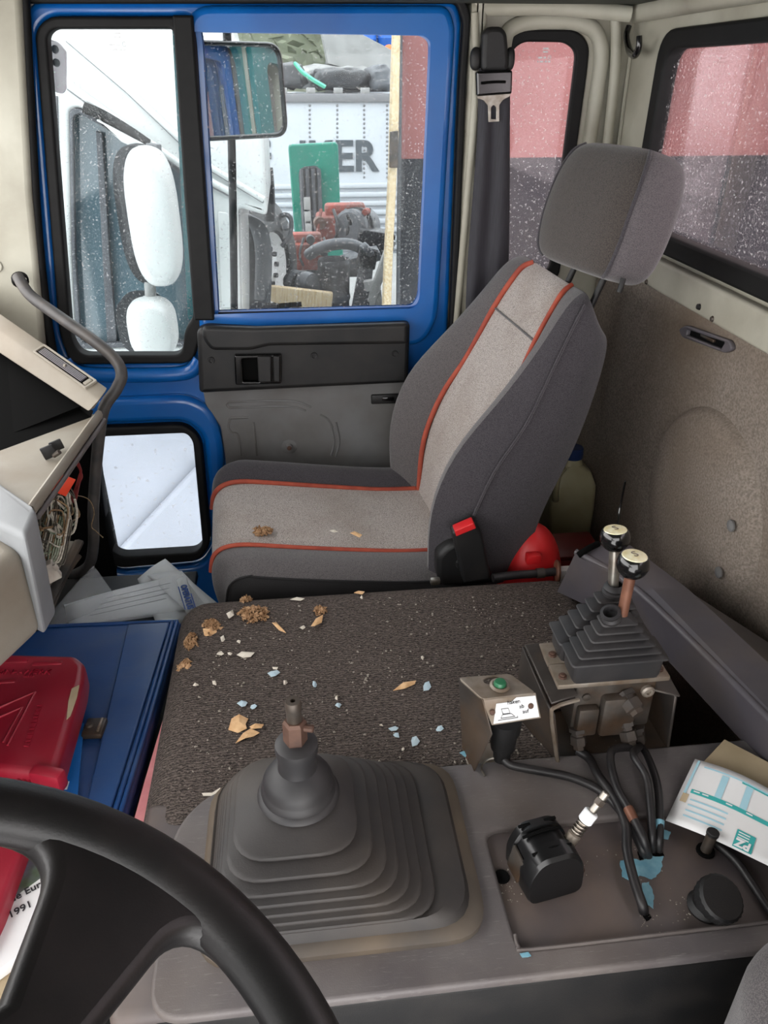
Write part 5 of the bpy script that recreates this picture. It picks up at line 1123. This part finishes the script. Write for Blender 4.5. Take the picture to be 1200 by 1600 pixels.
# ================================================================== steering wheel
swl = thing('steering_wheel', 'black plastic steering wheel in the lower left foreground', 'steering wheel', (-.173, .127, 1.0))
t_ = math.radians(30); nW = V((math.sin(t_), 0, math.cos(t_))); aW = V((0, 1, 0)); bW = nW.cross(aW); CW = V((-.1733, .1274, 1.05))
WMt = Matrix((aW, bW, nW)).transposed().to_4x4(); WMt.translation = CW
rim = [WMt @ V((.2145 * math.cos(q), .2145 * math.sin(q), 0)) for q in [2 * math.pi * k / 96 for k in range(96)]]
rimo = link('rim', tube_me(rim, .0205, 20, True, .80, tuple(nW)), K['wheel'], swl, None, 60)
holes = []
for k in range(4):
    a0, a1 = math.radians(-4 + 90 * k), math.radians(-30 + 90 * (k + 1)); ri, ro = .085, .1985
    pl = [V((ro * math.cos(a0 + (a1 - a0) * j / 14), ro * math.sin(a0 + (a1 - a0) * j / 14))) for j in range(15)] + [V((ri * math.cos(a1 + (a0 - a1) * j / 8), ri * math.sin(a1 + (a0 - a1) * j / 8))) for j in range(9)]
    rad = [.032] + [.0] * 13 + [.032] + [.02] + [0] * 7 + [.02]
    holes.append([(p.x, p.y) for p in rounded(pl, rad)] if False else [(p.x, p.y) for p in pl])
# spokes: a dished plate with rounded openings
def sector(a0, a1, ri, ro, rr):
    out = []
    import itertools
    da = rr / ro; 
    def pol(r, a): return V((r * math.cos(a), r * math.sin(a)))
    arc = [pol(ro, a0 + 2.0 * da + (a1 - a0 - 4.0 * da) * j / 16) for j in range(17)]
    pA, pB = pol(ro, a1), pol(ro - 2.0 * rr, a1)
    c1 = [arc[-1] * (1 - t) ** 2 + pA * 2 * t * (1 - t) + pB * t * t for t in [j / 8 for j in range(1, 9)]]
    inn = [pol(ri + .02, a1)] + [pol(ri, a1 - .2 - (a1 - a0 - .4) * j / 8) for j in range(9)] + [pol(ri + .02, a0)]
    pC, pD = pol(ro - 2.0 * rr, a0), pol(ro, a0)
    c2 = [pC * (1 - t) ** 2 + pD * 2 * t * (1 - t) + arc[0] * t * t for t in [j / 8 for j in range(0, 8)]]
    return [(p.x, p.y) for p in arc + c1 + inn + c2]
sec = [sector(math.radians(-4 + 90 * k), math.radians(60 + 90 * k), .085, .1985, .016) for k in range(4)]
circ = [(.214 * math.cos(2 * math.pi * k / 90), .214 * math.sin(2 * math.pi * k / 90)) for k in range(90)]
link('spoke_plate', curve2d_me([circ] + sec, .0125, .009, 3), K['wheel'], swl, WMt @ Matrix.Translation((0, 0, -.004)), 50)
lathe('hub', [(.0001, .016), (.06, .014), (.075, .004), (.08, -.01), (.06, -.03), (.0001, -.04)], CW, nW, K['wheel'], swl, 40)
cyl('column', CW - nW * .03, CW - nW * .75, .032, K['blackp'], swl, 24)

# driver seat cushion corner
ds = thing('driver_seat', 'grey driver seat edge cut off in the lower right corner', 'seat', (.55, .1, 0))
dp = rounded([V((.30, -.33)), V((.85, -.33)) * 1.0, V((.76, .30)), V((.42, .405)), V((.345, .36)), V((.325, .25))], .05)
dp = rounded([V((.335, -.33)), V((.74, -.33)), V((.74, .375)), V((.44, .405)), V((.372, .372)), V((.335, .28))], .04)
link('driver_cushion', curve2d_me([[(v.x, v.y) for v in dp]], .075, .035, 5), K['seatside'], ds, Matrix.Translation((0, 0, .685)), 60)
box2('driver_base', (.36, -.3, 0), (.72, .33, .62), K['blackp'], ds, .02)

# ================================================================== outside: wing mirror of this cab
mi = thing('wing_mirror', 'black framed square wing mirror on a vertical bar outside the door', 'mirror', P(360, 500, y=2.12))
MA = 36
mc = P(372, 143, y=2.14); MMx = Matrix.Translation(mc) @ RZ(MA) @ RX(-3) @ MXZ
W_, H_ = .134, .104
link('mirror_housing', curve2d_me([rect(-W_, -H_, W_, H_, .04)], .014, .009, 3), K['blackp'], mi, MMx @ Matrix.Translation((0, 0, -.012)), 50)
link('mirror_rim', curve2d_me([rect(-W_, -H_, W_, H_, .04), rect(-W_ + .011, -H_ + .011, W_ - .011, H_ - .011, .032)], .006, .004, 2), K['blackgloss'], mi, MMx @ Matrix.Translation((0, 0, .004)), 50)
link('mirror_glass', curve2d_me([rect(-W_ + .009, -H_ + .009, W_ - .009, H_ - .009, .033)], .0008), K['mirror'], mi, MMx @ Matrix.Translation((0, 0, .0035)))
tube('mirror_bar', [P(352, -30, y=2.17), P(355, 60, y=2.17), P(362, 230, y=2.17), P(366, 480, y=2.17), P(366, 640, y=2.17)], .0105, K['blackp'], mi, 12)
tube('mirror_arm', [P(366, 640, y=2.17), P(366, 660, y=2.10), P(366, 670, y=1.98)], .0105, K['blackp'], mi, 10); tube('mirror_arm', [P(352, -30, y=2.17), P(352, -40, y=2.10), P(352, -44, y=1.98)], .0105, K['blackp'], mi, 10)
pl_ = thing('mirror_bracket', 'pinkish plate with two screws at the top front of the door glass', 'bracket', P(92, 145, y=1.95))
yplate('bracket_plate', [py([(74, 60), (92, 66), (104, 80), (104, 140), (98, 147), (84, 143)], 1.955, .006)], 1.955, .006, film_mat('pink_grey_plate', sr(190, 150, 165), .55), pl_, .002)
for q in ((86, 77), (88, 98)): lathe('screw', [(.0001, .006), (.006, .005), (.008, 0)], P(*q, y=1.948), (0, -1, 0), K['tgrey'], pl_, 12)

# ================================================================== parked white truck
TY = 3.0
wt = thing('parked_white_truck', 'white truck cab parked close outside the front door glass', 'truck', P(200, 1200, y=3.0))
body = [(-120, -90), (320, -90), (352, 45), (412, 205), (418, 338), (372, 325), (376, 520), (372, 1150), (-200, 1150)]
wn = [(108, 172), (122, 168), (200, 212), (292, 268), (300, 300), (304, 540), (120, 545), (112, 400)]
yplate('cab_side', [py(body, TY, .02), py(wn, TY, .03)], TY + .08, .08, K['wtruck'], wt, .02, 3)
yplate('cab_far_side', [py(body, TY, .02)], TY + .56, .38, K['wtruck'], wt, .02)
yplate('side_glass', [py([(106, 170), (122, 166), (202, 212), (294, 266), (304, 300), (308, 545), (118, 548), (110, 400)], TY + .04, .03)], TY + .05, .004, K['glassdk'], wt)
yplate('window_rubber', [py(wn, TY - .002, .03), py([(114, 182), (124, 177), (198, 220), (284, 273), (293, 303), (297, 533), (127, 537), (118, 400)], TY - .002, .026)], TY + .01, .012, K['grey'], wt, .004)
yplate('window_divider', [py([(150, 205), (160, 208), (172, 400), (184, 545), (168, 545), (160, 400)], TY + .02)], TY + .03, .014, K['grey'], wt, .004)
yplate('door_inner', [py([(165, 400), (300, 395), (304, 548), (170, 548)], TY + .07)], TY + .085, .02, K['lgrey'], wt)
yplate('cab_seat', [py([(196, 330), (215, 300), (240, 330), (245, 548), (196, 548)], TY + .07, .04)], TY + .07, .012, K['dgrey'], wt)
def wline(name, pts, r, m, y=TY - .01): tube(name, [P(a, b, y=y) for a, b in pts], r, m, wt, 8, smooth=False)
wline('drip_rail', [(104, 58), (125, 76), (200, 140), (290, 226), (330, 262), (412, 312)], .012, K['wtruck']); wline('rail_gap', [(104, 63), (125, 81), (200, 145), (290, 231), (330, 266), (412, 316)], .005, K['tgrey'], TY - .012)
wline('drip_rail', [(106, 132), (200, 200), (290, 262), (360, 300)], .014, K['wtruck']); wline('rail_gap', [(106, 138), (200, 206), (290, 268), (360, 306)], .006, K['tgrey'], TY - .012)
wline('door_gap', [(88, 150), (92, 300), (106, 548), (120, 800)], .005, K['tgrey'], TY - .003); wline('door_gap', [(316, 285), (322, 400), (328, 548)], .004, K['tgrey'], TY - .003)
tube('rubber_strip', [P(a, b, y=TY - .03) for a, b in ((131, 168), (160, 180), (200, 204), (232, 226))], .018, K['blackp'], wt, 8)
yplate('white_flap', [py([(150, 186), (226, 226), (228, 240), (190, 222)], TY - .06, .006)], TY - .05, .012, K['wtruck'], wt, .004)
yplate('panel_pressing', [py([(340, 330), (356, 332), (362, 350), (366, 480), (346, 480)], TY - .002, .01)], TY - .004, .006, K['wtruck'], wt, .003)
yplate('lower_skirt', [py([(165, 885), (305, 735), (420, 735), (420, 1100), (165, 1100)], TY - .09, .03)], TY - .05, .03, K['truckdim'], wt, .02)
yplate('lower_door', [py([(60, 640), (420, 640), (420, 1150), (60, 1150)], TY - .012)], TY - .006, .008, K['truckdim'], wt, .004)
# its two mirror heads
def mhead(c, hw, hh, lab):
    sh = thing('truck_mirror', lab, 'mirror', c - V((0, 0, hh)), 'mirror heads of the parked truck')
    rings = []
    for yv, s in ((-.035, .55), (-.030, .80), (-.015, .95), (.0, 1.0), (.02, 1.0)):
        rings.append([c + V((math.copysign(abs(math.cos(a)) ** .75, math.cos(a)) * hw * s, yv * 2.0, math.copysign(abs(math.sin(a)) ** .62, math.sin(a)) * hh * (.5 + .5 * s))) for a in [2 * math.pi * k / 40 for k in range(40)]])
    loft('mirror_shell', rings, K['wtruck'], sh, True, True, True, 60)
    rb = [[p + V((-hw * .50, .03 + .09 * k, 0)) for p in rings[3]] for k in (0, .5, 1)]
    loft('mirror_back', rb, K['dgrey'], sh, True, True, True, 60)
    return sh
m1 = mhead(P(240, 342, y=2.80), .082, .222, 'tall white upper mirror head of the parked truck')
m2 = mhead(P(238, 512, y=2.80), .085, .105, 'short white lower mirror head of the parked truck')
cyl('mirror_neck', P(234, 440, y=2.84), P(236, 475, y=2.84), .02, K['lgrey'], m1, 14); cyl('mirror_stem', P(240, 225, y=2.85), P(241, 250, y=2.85), .025, K['tgrey'], m1, 12)

# ================================================================== yard
gnd = struct(box2('floor_yard', (-30, 2.05, -1.35), (30, 40, -1.25), K['cgate'], None, 0)); gnd['label'] = 'pale concrete yard outside'
ramp = box2('loading_deck', (-.6, 4.3, -1.25), (1.9, 7.4, .02), K['cgate'], None, .02); tag(ramp, 'grey raised deck carrying the scrap engines', 'deck')
# white box trailer with grey lettering
tl = thing('box_trailer', 'white box trailer with grey capital letters on its side', 'trailer', (1.5, 8.6, -1.25))
zt, zb = P(500, 150, y=8).z, -1.2
box2('trailer_box', (-4.5, 8.02, -1.0), (3.5, 10.4, zt), K['trailer'], tl, .01)
box2('top_rail', (-4.5, 7.99, zt - .05), (3.5, 8.03, zt + .02), K['tgrey'], tl, .006)
lx = P(590, 270, y=8).x; lz = (P(590, 222, y=8).z + P(590, 270, y=8).z) / 2; lh = P(590, 222, y=8).z - P(590, 270, y=8).z
text('lettering', 'IKER', V((lx, 8.012, lz)), (1, 0, 0), (0, 0, 1), lh * 1.40, K['letter'], tl, .006, 'RIGHT', lh * .036, 1.0); text('lettering', 'F', V((P(424, 246, y=8).x, 8.012, lz)), (1, 0, 0), (0, 0, 1), lh * 1.40, K['letter'], tl, .006, 'RIGHT', lh * .036)
for yv in (288, 302, 316, 330, 344, 358, 372, 386, 400, 414):
    z_ = P(560, yv, y=8).z; box2('side_slat', (-1.0, 7.985, z_ - .035), (2.2, 8.02, z_ + .012), K['trailer'], tl, .012)
rv = lathe_me([(.0001, .006), (.008, .004), (.011, 0)], 8); rv.materials.append(K['tgrey'])
rows_ = []
for xv in (484, 527, 569, 605):
    for k in range(18):
        p = P(xv, 158 + k * 7, y=8.015); link('rivet', rv, None, tl, axis_frame(p, (0, -1, 0)))
for xv in (440, 484, 527, 569): box2('roof_bracket', P(xv, 146, y=8.0) + V((-.03, 0, 0)), P(xv, 141, y=8.0) + V((.05, .05, .02)), K['lgrey'], tl, .004)
# red and black container wall
cn_ = thing('red_black_container', 'container painted red above and black below, close outside the rear windows', 'container', (2.2, 3.9, -1.25))
zc = P(840, 246, y=3.4).z; x0 = P(622, 250, y=3.4).x
fp = [(x0, 3.40), (5.5, 3.40), (5.5, 4.25), (x0 * 1.27, 4.25)]
zplate('red_wall', [fp], (zc + 2.35) / 2, (2.35 - zc) / 2, K['contred'], cn_); zplate('black_wall', [fp], (zc - 1.25) / 2, (zc + 1.25) / 2, K['contblk'], cn_)
box2('corner_edge', (x0 - .004, 3.385, -1.25), (x0 + .012, 3.40, 2.35), K['grey'], cn_, .003)
# red wall returning behind the cab so the rear window looks onto it
box2('return_wall', (4.2, -3.0, zc), (4.4, 3.39, 2.35), K['contred'], cn_, .01); box2('return_base', (4.195, -3.0, -1.25), (4.4, 3.39, zc), K['contblk'], cn_, .01)
tp_ = thing('timber_post', 'pale rough timber post standing against the container edge', 'post', P(610, 500, y=3.3))
pts_ = [P(a, b, y=3.32) for a, b in ((614, 40), (625, 40), (622, 210), (618, 300), (613, 400), (590, 1150), (572, 1150), (601, 400), (608, 260), (611, 130))]
yplate('post_timber', [[(p.x, p.z) for p in pts_]], 3.33, .03, K['timber'], tp_, .006)
yplate('dark_board', [py([(609, 206), (622, 204), (621, 262), (608, 262)], 3.29, .003)], 3.29, .008, K['brkt'], tp_, .002)
# green cab panel with grille, leaning
gp_ = thing('green_truck_panel', 'green truck front panel with dark grille standing upright in the yard', 'panel', P(500, 400, y=6.4))
yplate('green_sheet', [py([(450, 226), (528, 222), (533, 360), (540, 440), (466, 445)], 6.4, .03)], 6.42, .03, K['greenp'], gp_, .012, 3)
yplate('grille', [py([(466, 262), (500, 258), (506, 380), (474, 392)], 6.36, .06)], 6.375, .02, K['dgrey'], gp_, .01)
for k in range(4): tube('grille_bar', [P(471 + k * 9, 264, y=6.34), P(474 + k * 9, 330, y=6.34), P(479 + k * 8.5, 386, y=6.34)], .016, K['grey'], gp_, 6)
for q in ((480, 318), (481, 340), (482, 354)): box('grille_badge', P(*q, y=6.32), (.05, .02, .09), K['lgrey'], gp_, .005)
# scrap engines
def engine(name, lab, x, yv, y, s, mtl, seed):
    r_ = random.Random(seed); b = P(x, yv, y=y); e = thing(name, lab, 'engine', b, 'scrap engines in the yard')
    box('engine_block', b + V((0, 0, .17 * s)), (.44 * s, .34 * s, .26 * s), mtl, e, .02); box('rocker_cover', b + V((.02, 0, .34 * s)), (.34 * s, .16 * s, .09 * s), mtl, e, .02)
    for k in range(7):
        c = b + V((r_.uniform(-.22, .22) * s, -.17 * s, r_.uniform(.06, .36) * s)); rr = r_.uniform(.025, .05) * s; cyl('engine_port', c, c + V((r_.uniform(-.03, .03), -.07 * s, 0)), rr, r_.choice((mtl, K['dgrey'], K['rust'])), e, 14, .004)
    for k in range(5):
        p = [b + V(((-.2 + .1 * k) * s, -.19 * s, .10 * s)), b + V(((-.2 + .1 * k + r_.uniform(-.05, .05)) * s, -.25 * s, .22 * s)), b + V(((-.18 + .1 * k) * s, -.15 * s, .36 * s))]; tube('engine_pipe', p, .013 * s, r_.choice((mtl, K['dgrey'])), e, 6, n=4)
    return e
dz0 = .02
e1_ = engine('scrap_engine', 'rusty red scrap engine left of the bent hose', 474, 424, 5.1, .62, K['engred'], 1)
e2_ = engine('scrap_engine', 'rusty red scrap engine below the grey air drum', 536, 392, 5.5, .80, K['engred'], 2)
ad_ = thing('air_drum', 'grey ribbed air drum on top of the scrap engine', 'drum', P(565, 368, y=5.4))
cyl('drum_shell', P(545, 356, y=5.3), P(572, 352, y=5.55), .115, K['grey'], ad_, 24, .02); cyl('drum_band', P(556, 354, y=5.36), P(560, 354, y=5.42), .122, K['dgrey'], ad_, 24)
box('drum_bracket', P(578, 350, y=5.45), (.06, .1, .10), K['dgrey'], ad_, .006); tube('drum_stub', [P(548, 350, y=5.25), P(545, 340, y=5.2), P(543, 336, y=5.2)], .012, K['dgrey'], ad_, 6)
hz_ = tube('bent_hose', [P(482, 398, y=4.85), P(495, 390, y=4.8), P(515, 383, y=4.8), P(540, 381, y=4.85), P(558, 385, y=4.9), P(572, 394, y=4.95)], .034, K['grey'], None, 14, n=8); tag(hz_, 'thick grey bent hose over the scrap engine', 'hose')
bu_ = thing('black_drum', 'tall black open drum standing among the scrap', 'drum', P(525, 488, y=4.6))
pA = P(524, 486, y=4.6); pT = P(524, 404, y=4.6); rD = (P(549, 440, y=4.6) - P(500, 440, y=4.6)).length / 2; hD = pT.z - .02
lathe('drum_wall', [(rD * .9, 0), (rD * .92, hD * .5), (rD, hD * .9), (rD * 1.04, hD * .92), (rD * 1.04, hD * .97), (rD * .96, hD), (rD * .92, hD * .98), (rD * .85, hD * .90), (.0001, hD * .9)], V((pA.x, 4.6, .02)), (0, 0, 1), K['dgrey'], bu_, 32)
lathe('drum_hoop', [(rD * .97, 0), (rD * 1.0, .01), (rD * .98, .03)], V((pA.x, 4.6, .02 + hD * .55)), (0, 0, 1), K['grey'], bu_, 32)
tk = thing('air_tank', 'small grey air tank with bands lying in the scrap', 'tank', P(465, 460, y=4.7))
ta_, tb_ = P(440, 441, y=4.75), P(493, 449, y=4.55)
lathe('tank_shell', [(.0001, 0), (.05, .006), (.078, .03), (.082, .06), (.082, (tb_ - ta_).length - .05), (.075, (tb_ - ta_).length - .02), (.04, (tb_ - ta_).length), (.0001, (tb_ - ta_).length)], ta_, tb_ - ta_, K['grey'], tk, 24)
for q in (.35, .6): lathe('tank_band', [(.083, 0), (.086, .002), (.086, .018), (.083, .02)], ta_.lerp(tb_, q), tb_ - ta_, K['dgrey'], tk, 24)
box('tank_stand', V((ta_.lerp(tb_, .5).x, 4.66, .09)), (.2, .12, .14), K['dgrey'], tk, .01)
bp_ = thing('leaning_beam', 'dark metal beam leaning at the right of the black drum', 'beam', P(555, 485, y=4.6))
slab('beam_plate', [P(548, 486, y=4.55), P(576, 484, y=4.55), P(584, 412, y=4.7), P(562, 408, y=4.7)], .05, K['dgrey'], bp_); box('beam_head', P(574, 402, y=4.72), (.11, .08, .12), K['dgrey'], bp_, .01, M=RY(12)); cyl('beam_socket', P(570, 394, y=4.70), P(578, 386, y=4.70), .045, K['grey'], bp_, 16, .006)
wl_ = thing('white_wheel_rim', 'dark tyre with pale dished rim beyond the parked truck', 'wheel', P(412, 480, y=4.5))
c = P(418, 418, y=4.5); ov = Matrix.Translation(c) @ RZ(66) @ MXZ
link('rim_disc', lathe_me([(.0001, -.03), (.05, -.03), (.06, .0), (.13, .0), (.17, -.02), (.19, .03)], 36), K['paper'], wl_, ov, 30); link('tyre', lathe_me([(.19, .03), (.20, .05), (.30, .05), (.36, .0), (.36, -.16), (.3, -.2), (.19, -.2), (.19, .03)], 40), K['dgrey'], wl_, ov, 40)
for k in range(10):
    a = 2 * math.pi * k / 10; cyl('wheel_nut', ov @ V((.10 * math.cos(a), .10 * math.sin(a), 0)), ov @ V((.10 * math.cos(a), .10 * math.sin(a), .02)), .014, K['dgrey'], wl_, 6)
fd = thing('truck_fender', 'dark fender and chassis parts behind the parked white cab', 'fender', P(385, 490, y=4.0))
tube('fender_arch', [P(374, 336, y=3.9), P(395, 345, y=3.95), P(406, 362, y=4.0), P(412, 400, y=4.0), P(410, 470, y=4.0)], .05, K['grey'], fd, 8, flat=.3)
yplate('chassis_panel', [py([(376, 350), (396, 352), (404, 380), (402, 500), (378, 500)], 4.1, .02)], 4.12, .03, K['dgrey'], fd, .01); yplate('mud_flap', [py([(374, 390), (384, 385), (390, 420), (388, 500), (374, 500)], 4.0, .02)], 4.0, .012, K['lgrey'], fd, .005)
tube('ladder_frame', [P(425, 345, y=4.6), P(445, 335, y=4.6), P(455, 345, y=4.6), P(452, 370, y=4.6), P(440, 385, y=4.6)], .014, K['grey'], fd, 6); tube('ladder_frame', [P(430, 358, y=4.6), P(452, 356, y=4.6)], .014, K['grey'], fd, 6); tube('exhaust_stack', [P(417, 262, y=4.2), P(420, 300, y=4.2), P(421, 345, y=4.2)], .03, K['dgrey'], fd, 10)
for i, (a, b, y_, sz, rot, m, lab) in enumerate(((470, 470, 4.5, (.36, .05, .14), 8, 'timber', 'tan board lying flat among the scrap'), (440, 476, 4.5, (.25, .05, .05), -3, 'rust', 'rusty bar lying left of the tan board'), (590, 440, 4.6, (.05, .05, .50), 20, 'lgrey', 'pale grey bar leaning beside the timber post'), (583, 462, 4.65, (.10, .08, .20), -6, 'lgrey', 'pale box right of the leaning beam'), (545, 408, 5.0, (.40, .2, .06), -14, 'grey', 'grey sheet metal plate behind the black drum'), (585, 378, 5.3, (.24, .2, .16), 10, 'dgrey', 'dark casting right of the air drum'), (430, 400, 5.2, (.24, .2, .30), 5, 'dgrey', 'dark gearbox casting left of the rusty engine'), (490, 418, 5.4, (.7, .2, .10), 0, 'dgrey', 'dark beam under the rusty engines'))):
    c = P(a, b, y=y_); o = box('scrap_piece', c, sz, K[m], None, .01, M=RY(rot)); tag(o, lab, 'scrap')
# far background above the trailer
ty2 = 9.4
for i, (a, b, w_, h_, m, lab, nm) in enumerate(((520, 108, .9, .22, 'lgrey', 'pale wrecked car body on the pile behind the trailer', 'wrecked_car'), (440, 128, .5, .24, 'dgrey', 'dark scrap block left of the mint strip', 'scrap_block'), (530, 130, .6, .20, 'dgrey', 'dark scrap block under the pale wreck', 'scrap_block'), (592, 128, .26, .22, 'grey', 'grey scrap block beside the timber post', 'scrap_block'))):
    c = P(a, b, y=ty2 + (.75 if i == 0 else 0)); c.z = zt + h_ * (.66 if i else .7); o = blob(nm, c, (w_ / 2, .35, h_ / 2), K[m], None, 3.4, None, 24, 12, .35, i); tag(o, lab, 'scrap')
slp = tube('mint_strip', [P(462, 100, y=9.0), P(472, 112, y=8.95), P(488, 124, y=8.9), P(508, 136, y=8.9)], .05, K['mint'], None, 8, flat=.4); tag(slp, 'mint green strip lying across the scrap above the trailer', 'strip')
bo_ = thing('loader_boom', 'pale grey loader boom sloping down behind the timber post', 'boom', P(610, 120, y=10.55))
slab('boom_arm', [P(500, 50, y=10.55), P(545, 48, y=10.55), P(660, 108, y=10.55), P(660, 140, y=10.55), P(510, 100, y=10.55)], .4, K['lgrey'], bo_); tube('boom_edge', [P(545, 56, y=10.5), P(620, 98, y=10.5), P(665, 122, y=10.5)], .06, K['tgrey'], bo_, 6)
for i, (a, b, lab) in enumerate(((574, 70, 'left blue plastic drum high behind the boom'), (604, 68, 'right blue plastic drum high behind the boom'))):
    d_ = thing('blue_drum', lab, 'drum', P(a, b + 20, y=11.3), 'blue drums behind the boom'); c = P(a, b + 18, y=11.3); lathe('drum_shell', [(.0001, 0), (.10, 0), (.12, .03), (.12, .17), (.125, .18), (.12, .20), (.12, .36), (.10, .40), (.0001, .40)], c, (0, 0, 1), K['bluebar'], d_, 24); cyl('drum_lid', c + V((0, 0, .39)), c + V((0, 0, .42)), .08, K['bluebar'], d_, 20)
of = blob('orange_float', P(608, 84, y=11.0), (.09, .09, .10), K['orangeb'], None, 2.0); tag(of, 'orange float below the right blue drum', 'float')
md0 = box2('scrap_mound', (.55, 10.75, -1.25), (2.6, 12.0, P(604, 86, y=11).z), K['dgrey'], None, .1); tag(md0, 'dark mound carrying the blue drums behind the trailer', 'mound')
# hazy hedge far behind
hb = thing('hedge', 'pale green hedge far behind the trailer', 'hedge', (0, 16, -1.25))
r_ = random.Random(5); vs = []; fs = []
for k in range(5200):
    p = V((r_.uniform(-7, 6), 16 + r_.uniform(-.8, .8), 0)); p.z = r_.uniform(-1.2, 3.2 + .5 * noise.noise(V((p.x * .6, 0, 0)))); a = V((r_.gauss(0, 1), r_.gauss(0, 1), r_.gauss(0, 1))).normalized(); b = a.cross(V((r_.random(), r_.random(), r_.random()))).normalized(); s = r_.uniform(.08, .2); n0 = len(vs)
    vs += [p + a * s, p + b * s * .5, p - a * s, p - b * s * .5]; fs.append((n0, n0 + 1, n0 + 2, n0 + 3))
lo_ = link('leaves', mesh(vs, fs), K['leaf'], hb); lo_['kind'] = 'stuff'
bx_ = box2('hedge_core', (-7, 15.8, -1.25), (6, 16.4, 2.9), K['leaf'], hb, .2, 3)
